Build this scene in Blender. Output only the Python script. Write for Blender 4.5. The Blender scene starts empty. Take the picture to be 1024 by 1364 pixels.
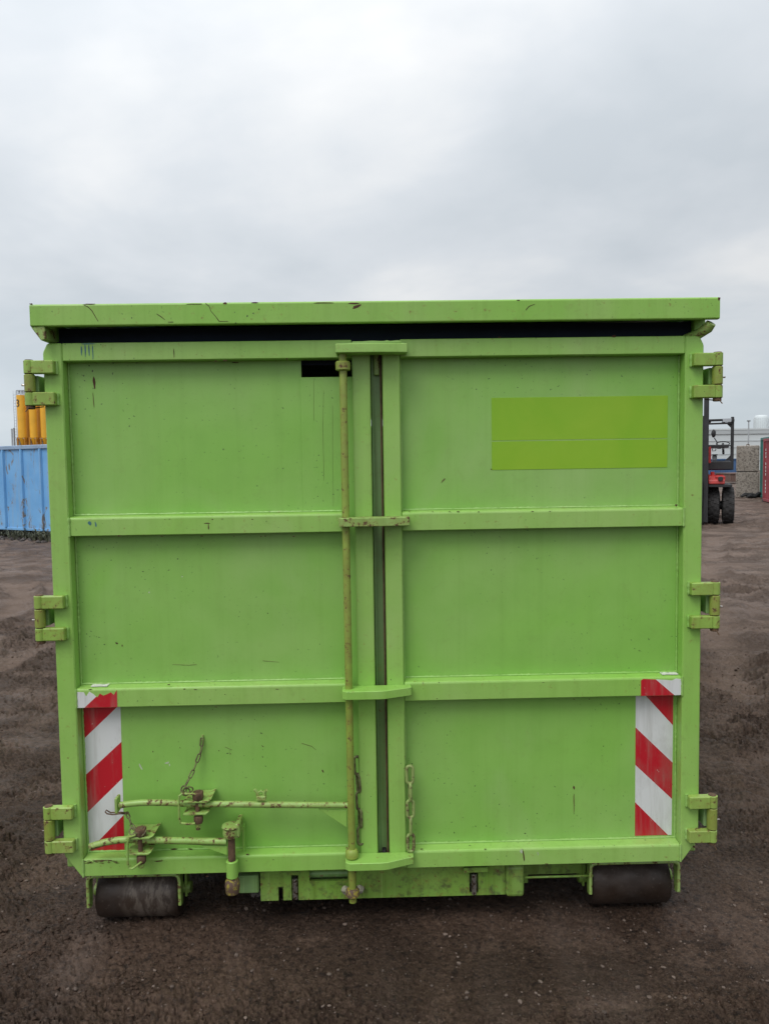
import bpy, bmesh, math, random
import numpy as np
from mathutils import Vector, Matrix
random.seed(7); rng = np.random.default_rng(7)
S = bpy.context.scene
COL = S.collection
PI = math.pi

# ------------------------------------------------------------------ camera
CX, CD, CH = -0.0336, 2.7145, 1.7481          # camera stands 2.7 m behind the doors, 1.75 m up
PITCH, ROLL, YAW, F = 0.0622, -0.0152, 0.02, 1000.0
_f0 = Vector((math.sin(YAW), math.cos(YAW), 0)); _r0 = Vector((math.cos(YAW), -math.sin(YAW), 0)); _u0 = Vector((0, 0, 1))
FW = _f0 * math.cos(PITCH) - _u0 * math.sin(PITCH); _u = _u0 * math.cos(PITCH) + _f0 * math.sin(PITCH)
RT = _r0 * math.cos(ROLL) + _u * math.sin(ROLL); UP = _u * math.cos(ROLL) - _r0 * math.sin(ROLL)
CO = Vector((CX, -CD, CH))
cam = bpy.data.cameras.new("camera"); camo = bpy.data.objects.new("camera", cam); COL.objects.link(camo)
M = Matrix((RT, UP, -FW)).transposed().to_4x4(); M.translation = CO; camo.matrix_world = M
cam.sensor_fit = 'VERTICAL'; cam.sensor_height = 36; cam.lens = F / 1364 * 36
cam.clip_start = .05; cam.clip_end = 4000
S.camera = camo

def at(px, py, Y=None, Z=None):
    """measured photo point -> the point of the place at depth Y (or height Z)"""
    d = RT * ((px - 512) / F) - UP * ((py - 682) / F) + FW
    t = (Y - CO.y) / d.y if Z is None else (Z - CO.z) / d.z
    return CO + d * t

# ------------------------------------------------------------------ world, sun
w = bpy.data.worlds.new("World"); S.world = w; w.use_nodes = True
nt = w.node_tree; nt.nodes.clear()
def WN(t, **k):
    n = nt.nodes.new(t)
    for a, b in k.items(): setattr(n, a, b)
    return n
SUN_EL, SUN_AZ = math.radians(55), math.radians(-145)     # azimuth from +Y clockwise: high, behind the camera and to the left
out = WN('ShaderNodeOutputWorld'); bg = WN('ShaderNodeBackground'); bg.inputs[1].default_value = 0.1
sky = WN('ShaderNodeTexSky', sky_type='NISHITA', sun_disc=False, sun_elevation=SUN_EL, sun_rotation=SUN_AZ)
tc = WN('ShaderNodeTexCoord'); sep = WN('ShaderNodeSeparateXYZ'); nt.links.new(tc.outputs['Generated'], sep.inputs[0])
def wm(op, a, b, c=None, clamp=False):
    n = WN('ShaderNodeMath', operation=op); n.use_clamp = clamp
    for i, v in enumerate((a, b, c)):
        if v is None: continue
        if hasattr(v, 'default_value'): nt.links.new(v, n.inputs[i])
        else: n.inputs[i].default_value = v
    return n.outputs[0]
zc = wm('MAXIMUM', sep.outputs[2], 0.0)
den = wm('ADD', zc, .22)
cmb = WN('ShaderNodeCombineXYZ')
nt.links.new(wm('DIVIDE', sep.outputs[0], den), cmb.inputs[0]); nt.links.new(wm('DIVIDE', sep.outputs[1], den), cmb.inputs[1])
def wnoise(scale, detail, rough, off, dist=0.):
    mp = WN('ShaderNodeMapping'); mp.inputs['Location'].default_value = off; nt.links.new(cmb.outputs[0], mp.inputs[0])
    n = WN('ShaderNodeTexNoise'); n.inputs['Scale'].default_value = scale; n.inputs['Detail'].default_value = detail
    n.inputs['Roughness'].default_value = rough; n.inputs['Distortion'].default_value = dist
    nt.links.new(mp.outputs[0], n.inputs[0]); return n.outputs[0]
big = wnoise(1.1, 5, .5, (3.1, .7, 0), .25); fine = wnoise(3.6, 6, .55, (1.3, 4.2, 2), .2)
cl = wm('ADD', wm('MULTIPLY', big, .84), wm('MULTIPLY', fine, .16))
ramp = WN('ShaderNodeValToRGB'); nt.links.new(cl, ramp.inputs[0])
e = ramp.color_ramp.elements
e[0].position = .375; e[0].color = (.565, .61, .65, 1)
e[1].position = .625; e[1].color = (.81, .82, .825, 1)
m = e.new(.5); m.color = (.66, .695, .73, 1)
# overcast luminance rises from horizon to zenith (CIE overcast), scaled by 10 because the Background strength is 0.1
lum = wm('ADD', wm('MULTIPLY_ADD', zc, 1.0, 7.7), wm('MULTIPLY', wm('MULTIPLY', zc, zc), 10.5))
lum = wm('MULTIPLY', lum, wm('MULTIPLY_ADD', sep.outputs[0], -.16, 1.0))     # thinner cloud towards the sun on the left
# a clearer, bluer strip low down
hz = WN('ShaderNodeMapRange'); nt.links.new(zc, hz.inputs[0]); hz.inputs[1].default_value = 0.0; hz.inputs[2].default_value = .22
hz.inputs[3].default_value = .75; hz.inputs[4].default_value = 0.0
mixh = WN('ShaderNodeMixRGB'); nt.links.new(hz.outputs[0], mixh.inputs[0]); nt.links.new(ramp.outputs[0], mixh.inputs[1])
mixh.inputs[2].default_value = (.60, .69, .76, 1)
vm = WN('ShaderNodeVectorMath', operation='SCALE'); nt.links.new(mixh.outputs[0], vm.inputs[0]); nt.links.new(lum, vm.inputs['Scale'])
mix = WN('ShaderNodeMixRGB'); mix.inputs[0].default_value = .94
nt.links.new(sky.outputs[0], mix.inputs[1]); nt.links.new(vm.outputs[0], mix.inputs[2])
nt.links.new(mix.outputs[0], bg.inputs[0]); nt.links.new(bg.outputs[0], out.inputs[0])

sl = bpy.data.lights.new("sun", 'SUN'); sl.energy = 1.15; sl.angle = math.radians(28); sl.color = (1, .97, .93)
so = bpy.data.objects.new("sun", sl); COL.objects.link(so)
sd = Vector((math.sin(SUN_AZ) * math.cos(SUN_EL), math.cos(SUN_AZ) * math.cos(SUN_EL), math.sin(SUN_EL)))
so.rotation_euler = sd.to_track_quat('Z', 'Y').to_euler(); so.location = (0, -5, 12)
S.view_settings.view_transform = 'Standard'; S.view_settings.look = 'None'; S.view_settings.gamma = 1
S.view_settings.exposure = 0.32; S.view_settings.use_curve_mapping = False
S.render.engine = 'CYCLES'; S.cycles.max_bounces = 6

# ------------------------------------------------------------------ materials
class Mat:
    def __init__(s, name, rough=.6, spec=.5, metal=0.):
        s.m = bpy.data.materials.new(name); s.m.use_nodes = True; s.t = s.m.node_tree
        s.b = s.t.nodes['Principled BSDF']; s.b.inputs['Roughness'].default_value = rough
        s.b.inputs['Specular IOR Level'].default_value = spec; s.b.inputs['Metallic'].default_value = metal
        s.geo = s.t.nodes.new('ShaderNodeNewGeometry'); s.pos = s.geo.outputs['Position']; s.h = None
    def L(s, a, b): s.t.links.new(a, b)
    def noise(s, scale, detail=4, rough=.55, vec=(1, 1, 1), off=(0, 0, 0), dist=0., src=None):
        mp = s.t.nodes.new('ShaderNodeMapping'); mp.inputs['Scale'].default_value = vec; mp.inputs['Location'].default_value = off
        s.L(src or s.pos, mp.inputs[0])
        n = s.t.nodes.new('ShaderNodeTexNoise'); n.inputs['Scale'].default_value = scale; n.inputs['Detail'].default_value = detail
        n.inputs['Roughness'].default_value = rough; n.inputs['Distortion'].default_value = dist
        s.L(mp.outputs[0], n.inputs[0]); return n.outputs[0]
    def math(s, op, a, b=0., c=None, clamp=False):
        n = s.t.nodes.new('ShaderNodeMath'); n.operation = op; n.use_clamp = clamp
        for i, v in enumerate((a, b, c)):
            if v is None: continue
            if hasattr(v, 'default_value'): s.L(v, n.inputs[i])
            else: n.inputs[i].default_value = v
        return n.outputs[0]
    def step(s, v, lo, hi, a=0., b=1.):
        n = s.t.nodes.new('ShaderNodeMapRange'); s.L(v, n.inputs[0])
        n.inputs[1].default_value = lo; n.inputs[2].default_value = hi; n.inputs[3].default_value = a; n.inputs[4].default_value = b
        return n.outputs[0]
    def mix(s, f, a, b, mode='MIX'):
        n = s.t.nodes.new('ShaderNodeMixRGB'); n.blend_type = mode
        for i, v in enumerate((f, a, b)):
            if hasattr(v, 'default_value'): s.L(v, n.inputs[i])
            else: n.inputs[i].default_value = v if i == 0 else (*v[:3], 1)
        return n.outputs[0]
    def sepz(s):
        n = s.t.nodes.new('ShaderNodeSeparateXYZ'); s.L(s.pos, n.inputs[0]); return n.outputs[2]
    def color(s, c):
        if hasattr(c, 'default_value'): s.L(c, s.b.inputs['Base Color'])
        else: s.b.inputs['Base Color'].default_value = (*c[:3], 1)
    def rough(s, v): s.L(v, s.b.inputs['Roughness'])
    def bump(s, h, strength, dist):
        n = s.t.nodes.new('ShaderNodeBump'); n.inputs['Strength'].default_value = strength; n.inputs['Distance'].default_value = dist
        s.L(h, n.inputs['Height'])
        if s.h: s.L(s.h, n.inputs['Normal'])
        s.h = n.outputs[0]; s.L(s.h, s.b.inputs['Normal'])

RUST = (.085, .042, .022)
def paint(name, base, grime=.35, chips=.0, olive=.0, rough=.42, streak=1.0, wavy=1.0, mud=0.):
    k = Mat(name, rough)
    r, g, b = base
    c = k.mix(k.step(k.noise(1.6, 3, .5, dist=.4), .35, .68), base, (r * 1.12 + .015, g * .97 + .008, b * 1.25 + .02))
    c = k.mix(k.step(k.noise(7, 5, .6), .38, .75, 0, .4), c, (r * .78, g * .84, b * .72))
    c = k.mix(k.step(k.noise(2.3, 5, .6, (1, 1, .5), (8, 1, 4), .8), .50, .72, 0, .45), c, (r * 1.22 + .03, g * .93 + .03, b * 1.5 + .04))
    st = k.noise(1., 6, .62, (26, 26, .9), dist=.3)
    c = k.mix(k.step(st, .50, .74, 0, .55 * grime * streak), c, (r * .55, g * .52, b * .35))
    st2 = k.noise(1., 5, .6, (60, 60, 1.6), (3, 1, 5))
    c = k.mix(k.step(st2, .60, .72, 0, .5 * grime * streak), c, (r * 1.25 + .03, g * 1.1 + .02, b + .05))
    c = k.mix(k.step(k.noise(22, 6, .7, dist=.6), .55, .75, 0, grime * .6), c, (.16, .17, .05))
    if olive: c = k.mix(k.step(k.noise(14, 6, .65), .35, .68, olive * .25, olive), c, (.20, .20, .045))
    # tiny dark specks
    sp = k.math('MULTIPLY', k.step(k.noise(95, 2, .5), .70, .74), k.step(k.noise(2.2, 3, .6, off=(9, 2, 1)), .45, .62))
    c = k.mix(sp, c, (.035, .04, .02))
    if mud: c = k.mix(k.math('MULTIPLY', k.step(k.noise(30, 6, .7, off=(2, 7, 1)), .50, .66), mud), c, (.055, .04, .028))
    if chips:
        ch = k.noise(44, 9, .70, off=(5, 5, 5)); f = k.step(ch, .70 - .17 * chips, .72 - .17 * chips)
        halo = k.step(ch, .62 - .17 * chips, .72 - .17 * chips, 0, .6)
        c = k.mix(halo, c, (.24, .17, .04)); c = k.mix(f, c, k.mix(k.noise(60), RUST, (.12, .07, .028)))
        k.rough(k.math('MULTIPLY_ADD', f, .35, k.step(k.noise(5, 5), .3, .7, rough - .06, rough + .14)))
        k.bump(f, .35, -.0012)
    else:
        k.rough(k.step(k.noise(5, 5), .3, .7, rough - .06, rough + .14))
    k.color(c)
    if wavy: k.bump(k.noise(2.4, 2, .45), .5 * wavy, .02)
    k.bump(k.noise(140, 3, .5), .12, .001)
    return k.m
G0 = (.225, .505, .075)
M_PANEL = paint('green panel paint', (.232, .485, .082), .24, 0, rough=.40)
M_FRAME = paint('green frame paint', (.262, .505, .088), .38, .14, rough=.40, wavy=.3)
M_LID = paint('green lid paint', (.232, .48, .064), .4, .14, rough=.38, wavy=.5)
M_ROD = paint('grimy green rod paint', (.26, .40, .05), 1., .6, .7, wavy=0)
M_HARD = paint('worn green hardware paint', (.28, .49, .11), .9, .8, .32, wavy=0)
M_UNDER = paint('dirty green underframe paint', (.18, .37, .05), 1.0, .35, .3, wavy=0, streak=1.9, mud=.7)
M_HINGE = paint('green hinge paint', (.27, .48, .072), .9, .5, .45, wavy=0)
M_GAP = paint('dull green gap paint', (.19, .36, .11), .9, .1, .1, streak=1.7)
M_WELD = paint('green weld paint', (.26, .49, .10), .2, .05, wavy=0)

def under_rusty():
    m = paint('green paint rusting underneath', (.28, .49, .11), .9, .8, .32, wavy=0); m.name = 'green paint rusting underneath'
    t = m.node_tree; b = t.nodes['Principled BSDF']; src = b.inputs['Base Color'].links[0].from_socket
    g = t.nodes.new('ShaderNodeNewGeometry'); sp = t.nodes.new('ShaderNodeSeparateXYZ'); t.links.new(g.outputs['True Normal'], sp.inputs[0])
    n = t.nodes.new('ShaderNodeTexNoise'); n.inputs['Scale'].default_value = 30; n.inputs['Detail'].default_value = 8; t.links.new(g.outputs['Position'], n.inputs[0])
    a = t.nodes.new('ShaderNodeMath'); a.operation = 'MULTIPLY_ADD'; t.links.new(n.outputs[0], a.inputs[0]); a.inputs[1].default_value = 2.2; t.links.new(sp.outputs[2], a.inputs[2])
    r = t.nodes.new('ShaderNodeMapRange'); t.links.new(a.outputs[0], r.inputs[0]); r.inputs[1].default_value = .62; r.inputs[2].default_value = .42
    x = t.nodes.new('ShaderNodeMixRGB'); t.links.new(r.outputs[0], x.inputs[0]); t.links.new(src, x.inputs[1]); x.inputs[2].default_value = (.13, .065, .028, 1)
    t.links.new(x.outputs[0], b.inputs['Base Color']); return m
M_HARDR = under_rusty()
def simple(name, col, rough=.6, var=.25, scale=8, metal=0., bump=0., bs=60, bd=.004, spec=.5, rust=0.):
    k = Mat(name, rough, spec, metal)
    c = k.mix(k.step(k.noise(scale, 6, .6), .3, .7), tuple(v * (1 - var) for v in col), tuple(min(1, v * (1 + var)) for v in col))
    if rust:
        n = k.noise(scale * 1.6, 8, .68, off=(4, 1, 3)); c = k.mix(k.step(n, .66 - rust * .16, .70 - rust * .16), c, (.10, .06, .04))
    k.color(c)
    if bump: k.bump(k.noise(bs, 5, .6), bump, bd)
    return k.m
M_LIME = (lambda k: (k.color(k.mix(k.step(k.noise(5, 5, .6, dist=.5), .3, .75), (.215, .44, .012), (.27, .47, .022))), k.rough(k.step(k.noise(9), .3, .7, .33, .5)), k.bump(k.noise(2.4, 2, .45), .4, .02), k.m)[-1])(Mat('lime film', .4))
def film(name, col):
    k = Mat(name, .38)
    gr = k.noise(5, 6, .7, (1, 1, .6), (1, 2, 9))
    c = k.mix(k.step(k.noise(1., 6, .65, (30, 30, 2.5)), .50, .75, 0, .45), col, (.30, .29, .24))
    c = k.mix(k.step(k.noise(60, 5, .7), .66, .70), c, (.5, .48, .42)); c = k.mix(k.step(gr, .50, .75, 0, .5), c, (.22, .20, .16))
    k.color(c); k.bump(k.noise(90, 3), .12, .001); return k.m
M_WHITE = film('white reflective film', (.66, .67, .66)); M_RED = film('red reflective film', (.47, .012, .022))
M_TORN = film('torn white backing', (.72, .71, .68))
M_NAVY = simple('dark navy sheet', (.009, .014, .034), .9, .3, 3, bump=.3, bs=8, bd=.01)
M_DARK = simple('dark interior', (.012, .014, .016), .8)
M_RUBBER = simple('black rubber', (.018, .017, .017), .75, .3, 20, bump=.2, bs=90, bd=.002)
M_STEEL = simple('bare bright steel', (.45, .42, .38), .35, .35, 60, metal=.85, rust=.9)
M_RUSTY = simple('rusty steel', (.105, .06, .032), .85, .5, 50, bump=.5, bs=160, bd=.0015)
M_RUSTYEL = simple('yellowish rusty paint', (.28, .23, .03), .7, .4, 40, rust=1.3, bump=.3, bs=120, bd=.001)
M_CHAIN = (lambda k: (k.color(k.mix(k.step(k.noise(55, 5, .6), .42, .58), (.15, .17, .055), (.085, .065, .032))), k.bump(k.noise(160), .4, .001), k.m)[-1])(Mat('rusty painted chain', .7))
M_CHAIN2 = (lambda k: (k.color(k.mix(k.step(k.noise(45, 5, .6), .50, .62), (.25, .33, .10), (.12, .085, .04))), k.bump(k.noise(160), .4, .001), k.m)[-1])(Mat('overpainted chain', .55))
M_CHIP = simple('rust chip', (.075, .032, .016), .85, .4, 80)
M_STAIN = simple('rust run stain', (.13, .15, .035), .7, .2, 80)
M_BLUEPAINT = simple('blue drip paint', (.05, .15, .17), .5, .3, 80)
M_SCUFF = simple('pale scuff', (.42, .50, .33), .6, .2, 60)
M_LUMP = simple('dirty pale weld lump', (.30, .29, .21), .7, .35, 60)
def roller_mat(patch):
    k = Mat('worn steel roller', .45, .5, .25)
    c = k.mix(k.step(k.noise(7, 6, .6, off=(2, 2, 2)), .35, .7), (.026, .0165, .0125), (.052, .034, .025))
    if patch:
        sp = k.t.nodes.new('ShaderNodeSeparateXYZ'); k.L(k.pos, sp.inputs[0])
        mk = k.math('MULTIPLY', k.step(sp.outputs[0], -1.01, -.97), k.step(sp.outputs[0], -.80, -.83))
        mk = k.math('MULTIPLY', mk, k.step(k.noise(1, 9, .72, (34, 13, 13), (1.5, 0, 0)), .45, .54, .1, .9)); c = k.mix(mk, c, (.135, .108, .088))
    c = k.mix(k.step(k.noise(70, 5, .7), .60, .68, 0, .7), c, (.10, .08, .065)); k.color(c)
    k.rough(k.step(k.noise(12, 5), .35, .65, .32, .75)); k.bump(k.noise(70, 4), .35, .002); return k.m
M_ROLL = roller_mat(0.); M_ROLLP = roller_mat(1.)
def blue_mat():
    k = Mat('scratched blue paint', .45)
    c = k.mix(k.step(k.noise(.9, 4, .6), .35, .7), (.13, .35, .66), (.20, .45, .76))
    c = k.mix(k.step(k.noise(1., 5, .6, (7, 7, .7)), .52, .75, 0, .5), c, (.30, .36, .42))
    n = k.math('ADD', k.noise(2.2, 9, .72, (2.2, 2.2, .9), dist=1.2), k.step(k.sepz(), 1.0, .35, 0, .05))
    c = k.mix(k.step(n, .60, .62), c, (.06, .045, .04)); c = k.mix(k.math('MULTIPLY', k.step(n, .57, .62), .5), c, (.30, .27, .25)); k.color(c)
    k.bump(k.noise(1.5, 3), .4, .05); return k.m
M_BLUE = blue_mat(); M_BLUETOP = simple('pale blue grey rail paint', (.26, .36, .50), .5, .2, 3, rust=.3)
M_BLACK = simple('black machine paint', (.022, .022, .024), .5, .3, 5)
M_GREY = simple('grey machine paint', (.22, .23, .24), .5, .2, 5)
M_REDP = simple('red machine paint', (.42, .03, .026), .4, .25, 6)
M_TYRE = simple('dusty tyre rubber', (.03, .028, .028), .85, .35, 6, bump=.3, bs=30, bd=.01)
M_CONT = simple('red container paint', (.26, .035, .045), .55, .3, 1.5, rust=.25)
M_TEAL = simple('teal container paint', (.03, .14, .12), .55, .3, 1.5)
M_LETTER = simple('white lettering', (.62, .60, .58), .6, .15, 10)
M_SILO = simple('yellow silo paint', (.80, .42, .03), .5, .12, .3, rust=.0)
M_SILO2 = simple('ochre silo paint', (.45, .19, .015), .55, .15, .3)
M_GALV = simple('galvanised steel', (.42, .45, .48), .5, .15, 2)
M_MARK = simple('black lettering', (.03, .025, .02), .6, .1, 2)
M_WALLP = simple('pale grey cladding', (.56, .60, .61), .6, .08, .05)
M_WALLD = simple('grey cladding joint', (.43, .46, .47), .6, .08, .05)
def conc():
    k = Mat('aggregate concrete', .9)
    c = k.mix(k.step(k.noise(1.2, 4), .3, .7), (.24, .205, .17), (.34, .30, .26))
    v = k.t.nodes.new('ShaderNodeTexVoronoi'); v.inputs['Scale'].default_value = 24; k.L(k.pos, v.inputs[0])
    c = k.mix(k.step(v.outputs['Distance'], .12, .42, .6, 0), c, (.40, .37, .33)); c = k.mix(k.step(k.noise(11, 6, .75), .50, .58, 0, .85), c, (.12, .10, .082))
    k.color(c); k.bump(k.noise(20, 5, .7), .6, .05); return k.m
M_CONC = conc()
M_WEED = simple('grey green weeds', (.12, .13, .085), .8, .45, 5)
M_RUBBLE = simple('dark rubble', (.075, .065, .06), .9, .5, 4)
M_STONE = (lambda k: (k.color(k.mix(k.step(k.noise(6, 3, .6), .35, .68), (.055, .038, .030), (.17, .125, .10))), k.m)[-1])(Mat('gravel stones', .8))
def ground_mat():
    k = Mat('damp mud and asphalt', .7, .16)
    c = k.mix(k.step(k.noise(.55, 6, .6, dist=.6), .32, .68), (.047, .027, .018), (.080, .050, .035))
    c = k.mix(k.step(k.noise(5.5, 8, .68, dist=.4), .40, .66, 0, .75), c, (.027, .015, .0095))
    c = k.mix(k.step(k.noise(75, 7, .75), .42, .70, 0, .75), c, (.145, .096, .068))
    c = k.mix(k.step(k.noise(38, 6, .7, off=(3, 3, 1)), .53, .62, 0, .8), c, (.016, .011, .009))
    # pale grit grains
    v = k.t.nodes.new('ShaderNodeTexVoronoi'); v.inputs['Scale'].default_value = 130; k.L(k.pos, v.inputs[0])
    sel = k.math('MULTIPLY', k.step(v.outputs['Distance'], .16, .22, 1, 0), k.step(k.noise(170, 1), .60, .66))
    c = k.mix(sel, c, (.26, .215, .19))
    # worn, smoother wheel lanes running away on the right
    sp = k.t.nodes.new('ShaderNodeSeparateXYZ'); k.L(k.pos, sp.inputs[0])
    lane = k.step(k.noise(1., 5, .6, (2.2, .22, 1)), .50, .66)
    c = k.mix(k.math('MULTIPLY', lane, .35), c, (.13, .095, .078))
    an = k.t.nodes.new('ShaderNodeAttribute'); an.attribute_name = 'packed'      # soil pressed smooth and pale by tyres
    c = k.mix(k.math('MULTIPLY', an.outputs['Fac'], k.step(k.noise(3, 6, .65), .35, .6, .15, .6)), c, (.125, .090, .070))
    far = k.step(sp.outputs[1], .5, 8., .05, .95)  # paler with distance: grazing wet sheen put into the soil colour
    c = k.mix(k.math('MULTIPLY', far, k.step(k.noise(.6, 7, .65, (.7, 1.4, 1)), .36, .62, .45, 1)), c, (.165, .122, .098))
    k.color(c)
    k.rough(k.step(k.noise(2.2, 6, .6, off=(1, 8, 2)), .35, .68, .45, .9))
    
    def rid(scale, vec, off):
        mp = k.t.nodes.new('ShaderNodeMapping'); mp.inputs['Scale'].default_value = vec; mp.inputs['Location'].default_value = off; k.L(k.pos, mp.inputs[0])
        n = k.t.nodes.new('ShaderNodeTexNoise'); n.noise_type = 'RIDGED_MULTIFRACTAL'; n.inputs['Scale'].default_value = scale; n.inputs['Detail'].default_value = 7
        n.inputs['Roughness'].default_value = .62; n.inputs['Distortion'].default_value = .5; k.L(mp.outputs[0], n.inputs[0]); return n.outputs[0]
    q = k.math('MULTIPLY', rid(5, (1, 1.7, 1), (0, 0, 0)), k.step(k.noise(1.1, 4, .6, off=(7, 7, 0)), .42, .58, .15, 1))
    crust = k.math('MULTIPLY', k.math('SUBTRACT', 1.15, an.outputs['Fac']), k.step(k.noise(1.3, 5, .62, (1, 1.3, 1), (2, 5, 0), .5), .44, .57, .12, 1))      # rough crusts between smooth packed patches
    k.bump(q, 1., -.016)
    k.bump(k.math('MULTIPLY', k.noise(20, 10, .75, (1, 1.6, 1)), crust), 1., .034)
    k.bump(k.math('MULTIPLY', k.step(k.noise(38, 5, .7, (1, 1.5, 1)), .50, .55), crust), .9, .010); k.bump(k.noise(120, 5, .75), .7, .007); return k.m
M_GROUND = ground_mat()

# ------------------------------------------------------------------ geometry helpers
def tag(o, label=None, cat=None, group=None, kind=None):
    if label: o['label'] = label
    if cat: o['category'] = cat
    if group: o['group'] = group
    if kind: o['kind'] = kind
    return o
def empty(name, loc, rz=0):
    o = bpy.data.objects.new(name, None); COL.objects.link(o); o.location = loc; o.rotation_euler = (0, 0, rz); o.empty_display_size = .2
    return o
def rootloc(p):
    while p is not None and p.parent is not None: p = p.parent
    return Vector(p.location) if p is not None else Vector((0, 0, 0))
class G:
    def __init__(s): s.b = bmesh.new()
    def _bev(s, geom_faces, bev, seg=1):
        if bev <= 0: return
        es = list({e for f in geom_faces for e in f.edges})
        bmesh.ops.bevel(s.b, geom=es, offset=bev, segments=seg, affect='EDGES', profile=.5)
    def box(s, x0, x1, y0, y1, z0, z1, bev=0.0, seg=1):
        x0, x1 = min(x0, x1), max(x0, x1); y0, y1 = min(y0, y1), max(y0, y1); z0, z1 = min(z0, z1), max(z0, z1)
        v = [s.b.verts.new((x, y, z)) for z in (z0, z1) for y in (y0, y1) for x in (x0, x1)]
        fs = [s.b.faces.new([v[i] for i in q]) for q in ((0, 2, 3, 1), (4, 5, 7, 6), (0, 1, 5, 4), (2, 6, 7, 3), (0, 4, 6, 2), (1, 3, 7, 5))]
        s._bev(fs, bev, seg); return s
    def obox(s, c, ax, ay, az, bev=0.):
        """oriented box: centre and three half vectors"""
        c, ax, ay, az = map(Vector, (c, ax, ay, az))
        v = [s.b.verts.new(c + ax * i + ay * j + az * k) for k in (-1, 1) for j in (-1, 1) for i in (-1, 1)]
        fs = [s.b.faces.new([v[i] for i in q]) for q in ((0, 2, 3, 1), (4, 5, 7, 6), (0, 1, 5, 4), (2, 6, 7, 3), (0, 4, 6, 2), (1, 3, 7, 5))]
        s._bev(fs, bev); return s
    def prism(s, poly, a, b, axis='y', bev=0.):
        def P(u, v, t): return {'y': (u, t, v), 'z': (u, v, t), 'x': (t, u, v)}[axis]
        A = [s.b.verts.new(P(u, v, a)) for u, v in poly]; B = [s.b.verts.new(P(u, v, b)) for u, v in poly]
        n = len(poly); fs = [s.b.faces.new(A[::-1]), s.b.faces.new(B)]
        for i in range(n): fs.append(s.b.faces.new((A[i], A[(i + 1) % n], B[(i + 1) % n], B[i])))
        bmesh.ops.recalc_face_normals(s.b, faces=fs)
        s._bev(fs, bev); return s
    def tube(s, path, r, n=10, closed=False, cap=True):
        path = [Vector(p) for p in path]; N = len(path)
        rs = r if hasattr(r, '__len__') else [r] * N
        rings = []; prev = None
        for i, p in enumerate(path):
            if closed: t = path[(i + 1) % N] - path[i - 1]
            else: t = path[min(i + 1, N - 1)] - path[max(i - 1, 0)]
            if t.length < 1e-7: t = path[-1] - path[0]
            t.normalize()
            if prev is None:
                a = Vector((0, 0, 1)) if abs(t.z) < .9 else Vector((1, 0, 0))
                u = t.cross(a).normalized()
            else: u = (prev - t * prev.dot(t)).normalized()
            prev = u; v = t.cross(u)
            rings.append([s.b.verts.new(p + (u * math.cos(2 * PI * k / n) + v * math.sin(2 * PI * k / n)) * rs[i]) for k in range(n)])
        for i in range(N if closed else N - 1):
            A, B = rings[i], rings[(i + 1) % N]
            for k in range(n):
                f = s.b.faces.new((A[k], A[(k + 1) % n], B[(k + 1) % n], B[k])); f.smooth = True
        if cap and not closed:
            s.b.faces.new(rings[0][::-1]); s.b.faces.new(rings[-1])
        return s
    def cyl(s, a, b, r, n=16, bev=0.):
        a, b = Vector(a), Vector(b); d = (b - a).normalized()
        if bev: return s.tube([a, a + d * bev * .01, a + d * bev, b - d * bev, b - d * bev * .01, b], [r - bev, r - bev * .95, r, r, r - bev * .95, r - bev], n)
        return s.tube([a, b], r, n)
    def blob(s, c, r, n=1, jit=.25, sq=(1, 1, 1)):
        c = Vector(c); o = bmesh.ops.create_icosphere(s.b, subdivisions=n, radius=1)
        for v in o['verts']:
            q = v.co * r * (1 + random.uniform(-jit, jit)); v.co = c + Vector((q.x * sq[0], q.y * sq[1], q.z * sq[2]))
        return s
    def build(s, name, mat, parent=None, local=False, **k):
        me = bpy.data.meshes.new(name); bmesh.ops.recalc_face_normals(s.b, faces=s.b.faces[:])
        for e_ in s.b.edges:
            if len(e_.link_faces) == 2 and (e_.link_faces[0].smooth != e_.link_faces[1].smooth or e_.calc_face_angle(0) > .7): e_.smooth = False
        if not local and parent is not None:
            L = rootloc(parent)
            if L.length > 0: bmesh.ops.translate(s.b, verts=s.b.verts[:], vec=-L)
        s.b.to_mesh(me); s.b.free()
        for mm in (mat if isinstance(mat, (list, tuple)) else [mat]): me.materials.append(mm)
        o = bpy.data.objects.new(name, me); COL.objects.link(o)
        if parent is not None: o.parent = parent
        return tag(o, **k)
def dup(o, parent=None):
    c = o.copy(); COL.objects.link(c); c.parent = parent
    for ch in list(o.children): dup(ch, c)
    return c

# ================================================================== GROUND
def vnoise(x, y, seed):
    xi = np.floor(x).astype(np.int64); yi = np.floor(y).astype(np.int64); fx = x - xi; fy = y - yi
    fx = fx * fx * fx * (fx * (fx * 6 - 15) + 10); fy = fy * fy * fy * (fy * (fy * 6 - 15) + 10)
    def h(a, b):
        n = (a * 374761393 + b * 668265263 + seed * 1274126177) & 0xffffffff
        n = ((n ^ (n >> 15)) * 0x2c1b3c6d) & 0xffffffff; n = ((n ^ (n >> 12)) * 0x297a2d39) & 0xffffffff; n = n ^ (n >> 15)
        n = ((n ^ (n >> 16)) * 0x45d9f3b) & 0xffffffff
        return ((n ^ (n >> 16)) & 0xffff) / 65535.
    return (h(xi, yi) * (1 - fx) + h(xi + 1, yi) * fx) * (1 - fy) + (h(xi, yi + 1) * (1 - fx) + h(xi + 1, yi + 1) * fx) * fy
def fbm(x, y, sc, oct, seed, gain=.5):
    t = 0; a = 1; s_ = 0
    for i in range(oct):
        c, s = math.cos(i * .9 + seed), math.sin(i * .9 + seed)
        t = t + a * vnoise((x * c - y * s) / sc, (x * s + y * c) / sc, seed + i * 17); s_ += a; a *= gain; sc /= 2.03
    return t / s_ - .5
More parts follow.
